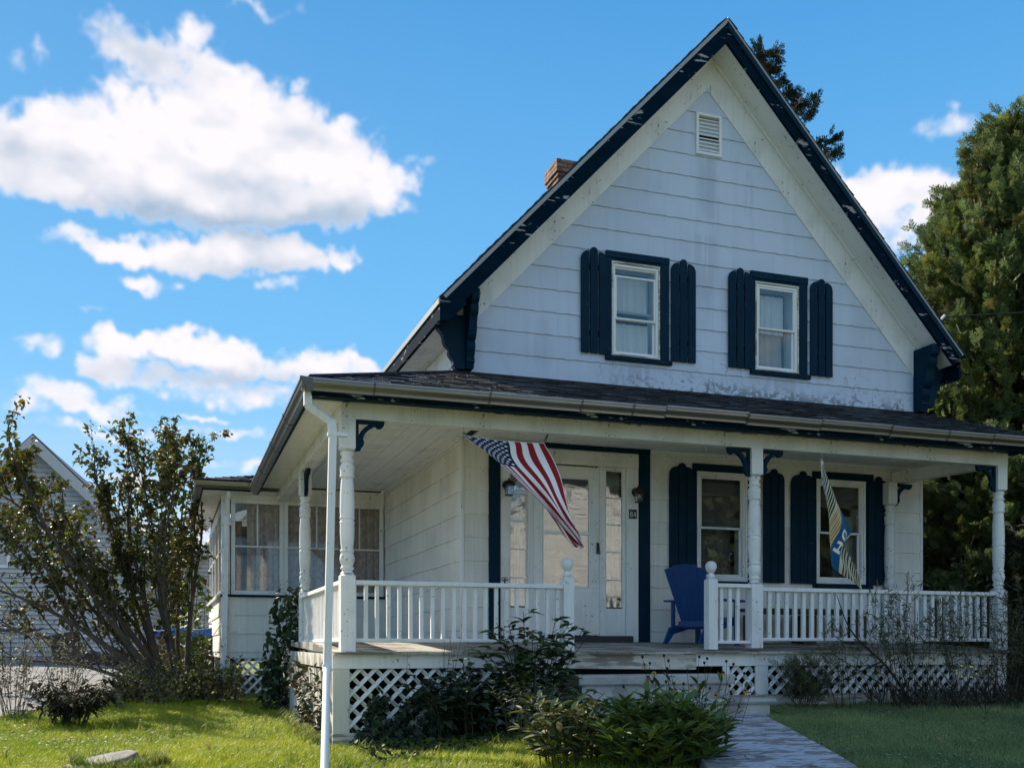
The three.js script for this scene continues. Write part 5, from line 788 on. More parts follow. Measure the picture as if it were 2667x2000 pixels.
function frame(p, dir, up, s, roll = 0) { mz.copy(dir).normalize(); mx.crossVectors(up, mz); if (mx.lengthSq() < 1e-5) mx.set(1, 0, 0); mx.normalize(); my.crossVectors(mz, mx); const M4 = new THREE.Matrix4().makeBasis(mx.clone(), my.clone(), mz.clone()); if (roll) M4.multiply(me.makeRotationZ(roll)); M4.scale(V(s, s, s)); M4.setPosition(p); return M4; }
function scatter(parent, name, geo, mat, mats, cols) {
  const im = new THREE.InstancedMesh(geo, mat, mats.length); im.name = parent === scene ? numbered(name) : name; const c = new THREE.Color(); mats.forEach((q, i) => { im.setMatrixAt(i, q); if (cols) im.setColorAt(i, c.setRGB(...cols[i])); }); im.castShadow = im.receiveShadow = true; im.userData.kind = 'stuff'; parent.add(im); return im;
}
function leafMesh(parent, geo, mat, M4, name = 'leaf') { const o = new THREE.Mesh(geo, mat); o.name = name; M4.decompose(o.position, o.quaternion, o.scale); o.castShadow = o.receiveShadow = true; parent.add(o); return o; }
const rv = (r, s = 1) => V((r() - 0.5) * 2 * s, (r() - 0.5) * 2 * s, (r() - 0.5) * 2 * s);
const pickCol = (r, list, j = 0.25) => { const c = list[Math.floor(r() * list.length)], k = 1 + (r() - 0.5) * 2 * j; return [c[0] * k, c[1] * k, c[2] * k]; };

{ // the leaning multi-stemmed bush left of the house
  const g = thing('leaning_shrub', 'big leaning shrub with many bare stems between the driveway and the sunroom', 'shrub'), r = rng(101), B = V(-0.02, 0.2, -5.4), K = 138, stems = [], L = [], C = [];
  const at = (x, y, d) => B.clone().addScaledVector(RIGHT, (x - 345) / K).add(V(0, (1488 - y) / K * 0.93, 0)).add(V(-RIGHT.z * d, 0, RIGHT.x * d));
  const cols = [[0.08, 0.10, 0.02], [0.11, 0.13, 0.022], [0.06, 0.075, 0.018], [0.22, 0.22, 0.03], [0.14, 0.095, 0.035], [0.13, 0.15, 0.025], [0.07, 0.085, 0.02]];
  const put = (p, d) => { L.push(frame(p, d, V(r() - 0.5, 0.9, r() - 0.5), 0.55 + r() * 0.65, (r() - 0.5) * 1.6)); C.push(pickCol(r, r() < (p.y > 3.0 ? 0.14 : 0.03) ? [[0.2, 0.11, 0.03], [0.26, 0.19, 0.03]] : cols)); };
  const limbs = [[[392, 1500], [335, 1452], [240, 1398], [120, 1345], [-10, 1300]], [[385, 1500], [335, 1440], [265, 1345], [175, 1240], [85, 1165], [5, 1110]], [[388, 1502], [345, 1430], [300, 1320], [255, 1180], [215, 1060], [190, 965]], [[390, 1500], [362, 1420], [338, 1280], [322, 1110], [300, 965]], [[402, 1502], [398, 1380], [402, 1230], [418, 1090], [400, 965]], [[380, 1504], [300, 1450], [180, 1415], [60, 1400], [-50, 1372]], [[386, 1500], [328, 1405], [240, 1270], [150, 1110], [105, 975]], [[392, 1500], [345, 1415], [302, 1250], [268, 1060], [280, 930]], [[395, 1500], [372, 1400], [358, 1260], [352, 1100], [352, 920]], [[384, 1502], [320, 1430], [220, 1330], [110, 1260], [-30, 1215]], [[388, 1500], [330, 1420], [262, 1300], [150, 1190], [60, 1060]], [[398, 1500], [385, 1400], [372, 1270], [385, 1130], [428, 1010]], [[388, 1500], [320, 1400], [210, 1220], [80, 1060], [-20, 990]], [[386, 1500], [300, 1420], [150, 1330], [30, 1190], [-60, 1130]]];
  limbs.forEach((pts, i) => {
    const d0 = (r() - 0.5) * 0.3, d1 = (r() - 0.5) * 2.4, P = pts.map(([x, y], k) => at(x, y, lerp(d0, d1, k / (pts.length - 1))).add(rv(r, k ? 0.05 : 0.02))), main = new THREE.CatmullRomCurve3(P), long = P[0].distanceTo(P[P.length - 1]);
    stems.push(taper(P, 0.062 - (i % 3) * 0.010, 0.007, 26, 8));
    for (let k = 0; k < 8; k++) {                                          // branches that rise off each limb
      const t = 0.22 + 0.72 * ((k + r()) / 7), p = main.getPoint(t), T = main.getTangent(t), len = (1.5 - t) * (0.75 + 0.6 * r()), e = p.clone().addScaledVector(T, len * 0.5).add(V((r() - 0.6) * 0.35, len * (0.5 + 0.35 * r()), (r() - 0.5) * 0.7)), md = p.clone().lerp(e, 0.5).add(V(-0.05, -0.06, 0)).add(rv(r, 0.06)), bc = new THREE.CatmullRomCurve3([p, md, e]);
      stems.push(taper([p, md, e], 0.02 * (1.1 - t * 0.5), 0.005, 10, 6));
      for (let w = 0; w < 6; w++) {
        const s = 0.25 + 0.75 * r(), o = bc.getPoint(s), d = bc.getTangent(s).multiplyScalar(0.6).add(rv(r, 0.8)).add(V(0, 0.3, 0)).normalize(), tl = 0.18 + 0.3 * r(), f = o.clone().addScaledVector(d, tl), tw = new THREE.CatmullRomCurve3([o, o.clone().lerp(f, 0.5).add(rv(r, 0.03)), f]);
        stems.push(taper([o, o.clone().lerp(f, 0.5), f], 0.006, 0.002, 4, 4));
        const dens = 0.35 + 1.1 * vn(o.x * 2.4 + 40, o.y * 2.4 + 40 + o.z), n = Math.round((o.y > 1.7 ? 21 : o.y > 1.15 ? 13 : 3) * dens);
        for (let q = 0; q < n; q++) put(tw.getPoint(Math.min(1, 0.15 + r())).add(rv(r, 0.075)), rv(r).add(V(0, -0.3, 0)).addScaledVector(d, 0.5));
      }
    }
  });
  { const a = at(352, 960, 0), e = at(358, 872, 0.1); stems.push(taper([at(350, 1120, 0), a, e], 0.01, 0.003, 8, 5)); for (let k = 0; k < 14; k++) { const p = a.clone().lerp(e, r()), q = p.clone().add(V((r() - 0.5) * 0.3, 0.12 + r() * 0.15, 0)); stems.push(taper([p, p.clone().lerp(q, 0.5), q], 0.004, 0.0015, 4, 4)); if (k % 2) put(q, rv(r)); } }
  for (let k = 0; k < 60; k++) { const p = at(345 + (r() - 0.65) * 360, 1450 - r() * 130, (r() - 0.5)), e = p.clone().add(rv(r, 0.4)); stems.push(taper([p, p.clone().lerp(e, 0.5).add(rv(r, 0.08)), e], 0.005, 0.002, 5, 4)); }
  part(g, 'trunk', stems, m.bark, true); scatter(g, 'foliage', leafGeo(0.098, 0.064, 0.5, 0.35, 0.7), leafM([1, 1, 1], 0.58), L, C); seat(g, B.x, B.y, B.z);
}
function sprayGeo(L, n, w, droop, seed) {                                  // a flat scaly twig: fingers on both sides of a stem
  const r = rng(seed), pos = [], tri = (a, b, c) => pos.push(...a, ...b, ...c); for (let i = 0; i < n; i++) { const t = (i + 0.3) / n, s = i % 2 ? 1 : -1, z0 = t * L * 0.8, len = L * (0.5 - 0.32 * t) * (0.7 + 0.6 * r()), a = 0.75 + r() * 0.4, y0 = -droop * t * t * L, x1 = s * Math.sin(a) * len, z1 = z0 + Math.cos(a) * len, y1 = y0 + (r() - 0.6) * 0.3 * len; tri([0, y0, z0 - w / 2], [0, y0, z0 + w / 2], [x1 * 0.6, lerp(y0, y1, 0.6), lerp(z0, z1, 0.6) + w * 0.7]); tri([0, y0, z0 - w / 2], [x1 * 0.6, lerp(y0, y1, 0.6), lerp(z0, z1, 0.6) + w * 0.7], [x1, y1, z1]); tri([x1 * 0.35, lerp(y0, y1, 0.35) + 0.004, lerp(z0, z1, 0.35)], [x1 * 0.5 + s * w * 1.6, y1 + w * 0.6, lerp(z0, z1, 0.4) + w], [x1 * 0.75, y1, lerp(z0, z1, 0.8)]); }
  tri([-w * 0.3, 0, 0], [w * 0.3, 0, 0], [0, -droop * L, L]); const g = new THREE.BufferGeometry(); g.setAttribute('position', new THREE.Float32BufferAttribute(pos, 3)); g.computeVertexNormals(); return g;
}
function cedar(label, x, z, H, R, clumps, per, seed, cols) {                // broad scaly evergreen made of upright feathery clumps
  const g = thing('cedar_tree', label, 'tree'), r = rng(seed), y0 = gy(x, z), L = [], C = [], geo = sprayGeo(0.22, 13, 0.02, 0.12, seed), limbs = [taper([V(0, 0, 0), V(0.04, H * 0.5, 0), V(0, H * 0.94, 0)], 0.19, 0.03, 14, 9)];
  const prof = (t) => (t > 0.68 ? R * 0.86 * Math.pow((1 - t) / 0.32, 0.75) : R * (0.86 + 0.14 * Math.sin(t * 4)));
  for (let k = 0; k < clumps; k++) {
    const t = 0.04 + 0.95 * Math.pow(r(), 0.9), a = r() * 6.283, rr = prof(t) * (0.35 + 0.68 * Math.sqrt(r())) * (0.85 + 0.3 * vn(a * 3 + 9, t * 14 + 5)), c = V(Math.cos(a) * rr, t * H, Math.sin(a) * rr), out = V(Math.cos(a), 0.75, Math.sin(a)).normalize();
    if (k % 3 === 0) limbs.push(taper([V(0, t * H * 0.92 - 0.25, 0), c.clone().multiplyScalar(0.5).setY(t * H - 0.25), c], 0.03, 0.006, 6, 5));
    const len = 0.4 + 0.55 * r(), tone = 0.7 + 0.6 * r(), yel = r() < 0.25;
    for (let q = 0; q < per; q++) { const u = r(), p = c.clone().addScaledVector(out, (u - 0.35) * len).add(rv(r, 0.17 * (1.1 - u))); const d = out.clone().add(rv(r, 0.75)).add(V(0, 0.15, 0)); L.push(frame(p, d, rv(r), 0.6 + 0.6 * r())); const cc = pickCol(r, yel ? cols[1] : cols[0]); C.push(cc.map((v) => v * tone)); }
  }
  part(g, 'trunk', limbs, m.bark, true); scatter(g, 'crown', geo, leafM([1, 1, 1], 0.5, 0.7), L, C); g.position.set(x, y0, z); return g;
}
const CED = [[[0.16, 0.22, 0.075], [0.20, 0.25, 0.08], [0.13, 0.185, 0.065], [0.22, 0.26, 0.09]], [[0.20, 0.24, 0.045], [0.17, 0.21, 0.04], [0.22, 0.2, 0.06], [0.13, 0.17, 0.035]]], CEDD = [[0.03, 0.045, 0.016], [0.04, 0.055, 0.018]];
cedar('tall feathery evergreen rising beside the house gable on the right', 14.15, -2.4, 9.7, 2.1, 2100, 24, 201, CED);
cedar('dark dense evergreen filling the gap behind the porch corner', 12.6, -5.6, 7.4, 2.3, 1100, 22, 202, [CED[0], CEDD]);
cedar('dark evergreen standing close behind the tall feathery one', 15.8, -4.2, 7.0, 2.6, 1000, 20, 204, [CEDD, CEDD]);
cedar('low dark evergreen closing the yard beyond the porch end', 13.6, 1.2, 3.8, 1.9, 340, 40, 203, [CEDD, CEDD]);
{ // spruce behind the roof
  const g = thing('spruce_tree', 'tall dark spruce with drooping branches behind the house ridge', 'tree'), r = rng(301), H = 17.6, limbs = [taper([V(0, 0, 0), V(0, H * 0.5, 0), V(0, H, 0)], 0.26, 0.02, 16, 8)], L = [], C = [], geo = sprayGeo(0.42, 16, 0.035, 0.25, 9);
  for (let y = 3; y < H - 0.2; y += 0.42) { const R = Math.min(2.3, (H - y) * 0.62 + 0.15), n = 7; for (let k = 0; k < n; k++) { const a = r() * 6.283, rr = R * (0.7 + 0.5 * r()), b = V(0, y, 0), c = V(Math.cos(a) * rr * 0.55, y - rr * 0.12, Math.sin(a) * rr * 0.55), e = V(Math.cos(a) * rr, y - rr * 0.06 + 0.12, Math.sin(a) * rr), cv = new THREE.CatmullRomCurve3([b, c, e]); limbs.push(taper([b, c, e], 0.028, 0.006, 7, 5)); const m2 = Math.round(8 + rr * 11); for (let q = 0; q < m2; q++) { const t = 0.18 + 0.82 * r(), p = cv.getPoint(t), d = cv.getTangent(t).add(rv(r, 0.8)).add(V(0, -0.35, 0)); L.push(frame(p.add(rv(r, 0.06)).add(V(0, -0.05, 0)), d, rv(r), 0.55 + 0.5 * r())); C.push(pickCol(r, [[0.018, 0.028, 0.012], [0.028, 0.036, 0.014], [0.045, 0.042, 0.018]])); } } }
  for (let q = 0; q < 60; q++) { const y = H - r() * 0.9; L.push(frame(V(0, y, 0), V(r() - 0.5, 0.9, r() - 0.5), rv(r), 0.5)); C.push([0.022, 0.03, 0.012]); }
  part(g, 'trunk', limbs, m.bark, true); scatter(g, 'crown', geo, leafM([1, 1, 1], 0.15, 0.8), L, C); g.position.set(15.9, 0.5, -13.4);
}
{ // round trees far behind
  const rows = [['broad green tree at the far end of the gap beside the sunroom', 0.4, -44, 7.0, 2.6], ['olive tree further left behind the clapboard house corner', -2.4, -49, 8.0, 2.9], ['rounded tree behind the far white gable', 5.2, -50, 8.2, 3.2], ['low dark tree just left of the utility pole', -0.9, -34, 4.6, 1.7]];
  rows.forEach(([label, x, z, H, R], i) => { const g = thing('far_tree', label, 'tree'), r = rng(401 + i), L = [], C = [], limbs = [taper([V(0, 0, 0), V(0.1, H * 0.4, 0), V(0, H * 0.75, 0)], 0.16, 0.05, 8, 7)]; for (let k = 0; k < 60; k++) { const a = r() * 6.283, e = Math.acos(1 - 2 * r()), q = R * (0.5 + 0.5 * Math.cbrt(r())), c = V(Math.cos(a) * Math.sin(e) * q, H * 0.55 + Math.cos(e) * q * 0.85 * H * 0.14, Math.sin(a) * Math.sin(e) * q), tone = 0.6 + 0.8 * r(); limbs.push(taper([V(0, H * 0.4, 0), c.clone().lerp(V(0, H * 0.5, 0), 0.4), c], 0.04, 0.01, 4, 4)); for (let s = 0; s < 46; s++) { L.push(frame(c.clone().add(rv(r, 0.62)), rv(r), rv(r), 1.6 + r())); C.push(pickCol(r, [[0.05, 0.07, 0.02], [0.065, 0.08, 0.022], [0.04, 0.06, 0.02]]).map((v) => v * tone)); } } part(g, 'trunk', limbs, m.bark, true); scatter(g, 'crown', leafGeo(0.13, 0.1, 0.3, 0.3), leafM([1, 1, 1], 0.35), L, C); g.position.set(x, gy(x, z), z); });
}
{ // street trees over the road, which the lower windows mirror
  [['big dark street tree across the road mirrored in the porch window', 24, 27, 11], ['street tree across the road at the end of the mirrored row', 31, 25, 12], ['street tree across the road beside the mirrored house', 36.5, 28, 10]].forEach(([label, x, z, H], i) => { const g = thing('street_tree', label, 'tree'), r = rng(451 + i), L = [], C = []; for (let k = 0; k < 110; k++) { const c = rv(r).normalize().multiplyScalar(H * 0.36 * (0.6 + 0.4 * r())).add(V(0, H * 0.58, 0)), tone = 0.6 + 0.8 * r(); for (let s = 0; s < 34; s++) { L.push(frame(c.clone().add(rv(r, 0.85)), rv(r), rv(r), 3 + 2 * r())); C.push(pickCol(r, [[0.05, 0.07, 0.02], [0.07, 0.08, 0.02]]).map((v) => v * tone)); } } part(g, 'trunk', taper([V(0, 0, 0), V(0.1, H * 0.3, 0), V(0, H * 0.7, 0)], 0.3, 0.1, 8, 8), m.bark, true); scatter(g, 'crown', leafGeo(0.13, 0.1, 0.3, 0.3), leafM([1, 1, 1], 0.3), L, C); g.position.set(x, -0.6, z); });
}
// ---- leafy plants with stems; leaves in whorls along each stem
function leafyPlant(name, label, cat, [x, z], o) {
  const g = thing(name, label, cat, o.group), r = rng(o.seed), y0 = gy(x, z), stems = [], L = [], geo = o.geos, mats = o.mats, base = V(0, 0, 0);
  for (let s = 0; s < o.stems; s++) {
    const a = r() * 6.283, q = Math.sqrt(r()), b = V(Math.cos(a) * q * o.r0, 0, Math.sin(a) * q * o.r0), h = o.h * (0.6 + 0.45 * r()) * (1 - (o.dome || 0) * q * q), e = V(Math.cos(a) * q * o.r1, h, Math.sin(a) * q * o.r1 * (o.flat || 1)).add(V((o.lean || 0) * h, 0, 0)).add(rv(r, 0.05)), mid = b.clone().lerp(e, 0.55).add(V(-e.x * 0.15, h * 0.08, -e.z * 0.15)), cv = new THREE.CatmullRomCurve3([b, mid, e]);
    stems.push(taper([b, mid, e], o.sr || 0.006, (o.sr || 0.006) * 0.4, 8, 5));
    for (let k = 0; k < o.nodes; k++) {
      const t = o.t0 + (1 - o.t0) * ((k + r() * 0.6) / o.nodes), p = cv.getPoint(Math.min(1, t)), n = o.per;
      const az = r() * 6.283; for (let i = 0; i < n; i++) { const aa = az + (i - (n - 1) / 2) * (o.fan || 0.7) + (r() - 0.5) * 0.3, pet = (o.pet || 0.05) * (0.6 + 0.8 * r()), d = V(Math.cos(aa), o.rise + (r() - 0.5) * 0.9, Math.sin(aa)).normalize(); const q2 = p.clone().addScaledVector(V(Math.cos(az), 0.5, Math.sin(az)), pet); L.push([frame(q2, d, V(0, 1, 0), (0.65 + 0.6 * r()) * (1.1 - 0.3 * t), (r() - 0.5) * 0.9), Math.floor(r() * mats.length), Math.floor(r() * geo.length)]); if (i === 0) stems.push(taper([p, q2.clone().lerp(p, 0.5).add(V(0, 0.005, 0)), q2], 0.003, 0.002, 3, 4)); }
    }
  }
  L.sort(() => r() - 0.5);
  L.slice(0, o.single).forEach(([q, a, b]) => leafMesh(g, geo[b], mats[a], q));
  mats.forEach((mt, a) => { const rest = L.slice(o.single).filter((q) => q[1] === a); if (rest.length) scatter(g, 'foliage', geo[0], mt, rest.map((q) => q[0])); });
  part(g, 'stem', stems, o.stemM || leafM([0.06, 0.06, 0.025], 0.1), true); g.position.set(x, y0, z); return g;
}
const lance = [leafGeo(0.155, 0.048, 0.4, 0.2, 0.75), leafGeo(0.15, 0.036, 0.6, 0.35, 0.7), leafGeo(0.12, 0.045, 0.3, 0.1, 0.8)], broad = [leafGeo(0.16, 0.075, 0.35, 0.3, 0.75), leafGeo(0.13, 0.06, 0.5, 0.15, 0.8)];
const deep = [[0.065, 0.12, 0.03], [0.085, 0.14, 0.03], [0.05, 0.095, 0.03], [0.13, 0.16, 0.03]].map((c) => leafM(c, 0.35)), dark = [[0.03, 0.055, 0.025], [0.042, 0.075, 0.028], [0.025, 0.046, 0.022]].map((c) => leafM(c, 0.3)), leafy = [[0.11, 0.18, 0.035], [0.14, 0.21, 0.04], [0.085, 0.15, 0.035], [0.2, 0.24, 0.04]].map((c) => leafM(c, 0.4)), bright = [[0.12, 0.19, 0.02], [0.15, 0.21, 0.03], [0.09, 0.15, 0.02]].map((c) => leafM(c, 0.55)), pale = [[0.20, 0.22, 0.08], [0.10, 0.13, 0.03], [0.30, 0.28, 0.16], [0.07, 0.10, 0.03]].map((c) => leafM(c, 0.3)), maroon = [[0.035, 0.024, 0.012], [0.05, 0.04, 0.015], [0.028, 0.03, 0.012]].map((c) => leafM(c, 0.3, 0.9));
leafyPlant('peony_bush', 'dense green peony bush in front of the steps beside the walk', 'bush', [3.52, 4.75], { seed: 501, stems: 84, r0: 0.34, r1: 0.60, h: 0.54, dome: 0.55, nodes: 8, per: 3, t0: 0.06, rise: 0.75, pet: 0.06, single: 300, geos: lance, mats: leafy });
leafyPlant('sunlit_peony', 'smaller sunlit peony with pale leaves at the edge of the shade', 'plant', [2.98, 4.25], { seed: 502, stems: 26, r0: 0.24, r1: 0.40, h: 0.48, nodes: 6, per: 3, t0: 0.08, rise: 0.5, single: 120, geos: lance, mats: pale, lean: -0.12 });
leafyPlant('tall_leafy_plant', 'tall leafy plant growing against the porch railing left of the steps', 'plant', [3.42, 2.15], { seed: 503, stems: 26, r0: 0.22, r1: 0.55, h: 1.12, nodes: 6, per: 3, t0: 0.35, rise: 0.35, pet: 0.08, single: 240, geos: broad, mats: deep.concat(dark), sr: 0.007, flat: 0.55 });
leafyPlant('lattice_plant', 'dark leafy plant spreading low in front of the porch lattice', 'plant', [2.82, 2.0], { seed: 504, stems: 24, r0: 0.3, r1: 0.55, h: 0.72, nodes: 6, per: 3, t0: 0.2, rise: 0.25, pet: 0.08, single: 160, geos: broad, mats: dark, flat: 0.5 });
leafyPlant('low_dark_plant', 'low dark drooping plant standing alone at the lawn edge by the driveway', 'plant', [-1.02, -1.0], { seed: 505, stems: 44, r0: 0.18, r1: 0.56, h: 0.52, nodes: 4, per: 3, t0: 0.3, rise: -0.35, pet: 0.06, single: 150, geos: lance, mats: maroon });
leafyPlant('stem_plant', 'short bushy plant between the tall leafy plant and the steps', 'plant', [3.55, 2.7], { seed: 506, stems: 22, r0: 0.2, r1: 0.36, h: 0.45, nodes: 6, per: 3, t0: 0.2, rise: 0.3, single: 120, geos: lance, mats: dark.concat(deep) });
leafyPlant('bindweed_clump', 'twiggy weed clump with small white-lit seed heads before the lattice', 'weed', [3.15, 2.9], { seed: 507, stems: 34, r0: 0.22, r1: 0.48, h: 0.62, nodes: 5, per: 2, t0: 0.3, rise: 0.2, single: 100, geos: [leafGeo(0.05, 0.022), leafGeo(0.07, 0.025)], mats: pale.concat(deep), sr: 0.004 });
{ // low ground cover, one mass each
  const cover = (name, label, cat, n, seed, where, geo, mat, cols, s0 = 0.6) => { const r = rng(seed), L = [], C = []; while (L.length < n) { const p = where(r); if (!p) continue; L.push(frame(p, rv(r).add(V(0, 0.1, 0)), V(r() - 0.5, 1, r() - 0.5), s0 + r() * 0.7, (r() - 0.5) * 0.8)); C.push(pickCol(r, cols)); } return tag(scatter(scene, name, geo, mat, L, C), label, cat); };
  const tan = [[0.11, 0.13, 0.03], [0.17, 0.18, 0.035], [0.07, 0.085, 0.025], [0.28, 0.22, 0.10], [0.22, 0.25, 0.035], [0.4, 0.36, 0.24]];
  cover('undergrowth', 'tangled undergrowth around the foot of the leaning shrub', 'undergrowth', 5200, 601, (r) => { const x = -1.7 + r() * 2.75, z = -6.6 + r() * 4.0; const e = vn(x * 1.4 + 9, z * 1.4 + 30); if (vn(x * 2.6 + 70, z * 2.6) < 0.36) return null; if (z > -3.1 + e * 0.9 + (x < -0.6 ? -0.9 : 0) || x < -1.2 - (z + 3) * 0.1 + e * 0.5) return null; return V(x, gy(x, z) + 0.02 + r() * (0.08 + 0.75 * Math.pow(vn(x * 1.9, z * 1.9 + 5), 2)), z); }, leafGeo(0.07, 0.04, 0.5, 0.3), leafM([1, 1, 1], 0.58), tan);
  cover('ivy', 'ivy spreading over the weathered slats of the porch side', 'ivy', 520, 602, (r) => { const z = 1.4 - r() * 3.9, y = gy(1.5, z) + r() * r() * 0.85; return vn(z * 2.2 + 3, y * 3 + 7) > 0.46 ? V(1.53 - r() * 0.06, y, z) : null; }, leafGeo(0.07, 0.06, 0.3, 0.2, 0.6), leafM([1, 1, 1], 0.3), [[0.03, 0.05, 0.02], [0.05, 0.06, 0.025], [0.10, 0.07, 0.03]]);
  cover('ground_ivy', 'creeping leaves in the shaded strip before the porch skirt', 'ground cover', 2600, 603, (r) => { const x = 1.7 + r() * 2.6, z = 1.7 + r() * 1.5 * (0.4 + r() * 0.6); return V(x, gy(x, z) + 0.01 + r() * 0.08, z); }, leafGeo(0.045, 0.04, 0.3, 0.1, 0.6), leafM([1, 1, 1], 0.35), [[0.03, 0.055, 0.016], [0.045, 0.07, 0.018], [0.024, 0.042, 0.014]]);
}
{ // climbers: each leaf hangs from a stem
  const climber = (name, label, cat, paths, n, geo, mats, spread, seed, single) => { const g = thing(name, label, cat), r = rng(seed), stems = paths.map((p) => taper(p.map((q) => V(...q)), 0.006, 0.003, 14, 5)), cs = paths.map((p) => new THREE.CatmullRomCurve3(p.map((q) => V(...q)))), L = []; for (let i = 0; i < n; i++) { const c = cs[i % cs.length], p = c.getPoint(r()).add(rv(r, spread)); L.push([frame(p, rv(r).add(V(0, -0.6, 0.3)), V(r() - 0.5, 0.8, r() * 0.8), 0.6 + r() * 0.7, (r() - 0.5)), Math.floor(r() * mats.length)]); } L.slice(0, single).forEach(([q, a]) => leafMesh(g, geo, mats[a], q)); mats.forEach((mt, a) => { const rest = L.slice(single).filter((q) => q[1] === a); if (rest.length) scatter(g, 'foliage', geo, mt, rest.map((q) => q[0])); }); part(g, 'stem', stems, m.bark, true); return seat(g, paths[0][0][0], paths[0][0][1], paths[0][0][2]); };
  climber('hop_vine', 'bright sunlit vine climbing tall strings beside the sunroom wall', 'vine', [[[0.5, 0.4, -5.7], [0.47, 1.2, -5.7], [0.52, 2.25, -5.7]], [[0.28, 0.4, -5.9], [0.3, 1.2, -5.9], [0.26, 2.05, -5.9]], [[0.62, 0.4, -5.4], [0.6, 1.1, -5.5], [0.62, 2.1, -5.5]], [[0.45, 0.4, -5.3], [0.5, 0.8, -5.3], [0.38, 1.3, -5.3]], [[0.2, 0.4, -6], [0.22, 0.8, -6], [0.1, 1.1, -6.1]]], 330, lobedLeaf(0.075), bright, 0.1, 701, 280);
  climber('porch_ivy', 'thick ivy cascading over the far post of the side porch', 'ivy', [[[1.45, 0.2, -2.1], [1.5, 1.0, -2.2], [1.55, 1.72, -2.0]], [[1.35, 0.3, -2.4], [1.4, 1.0, -2.4], [1.5, 1.7, -2.2]], [[1.6, 0.9, -1.9], [1.62, 1.4, -1.85], [1.6, 1.72, -1.8]], [[1.3, 0.15, -2.2], [1.33, 0.5, -2.3], [1.36, 0.9, -2.35]]], 520, leafGeo(0.1, 0.075, 0.35, 0.3, 0.65), dark.concat([leafM([0.06, 0.085, 0.02], 0.4)]), 0.13, 702, 220);
  climber('lattice_ivy', 'dark ivy climbing the lattice beside the white corner board', 'ivy', [[[1.9, 0.1, 1.70], [1.95, 0.35, 1.66], [2.05, 0.5, 1.66]], [[2.2, 0.1, 1.72], [2.3, 0.4, 1.68], [2.5, 0.55, 1.68]], [[2.5, 0.1, 1.75], [2.7, 0.45, 1.7], [2.9, 0.66, 1.7]], [[1.85, 0.2, 1.68], [2.6, 0.36, 1.7], [3.2, 0.5, 1.74]], [[1.8, 0.16, 1.68], [2.4, 0.22, 1.72], [3.1, 0.3, 1.76]]], 460, lobedLeaf(0.06), dark, 0.085, 703, 260);
}
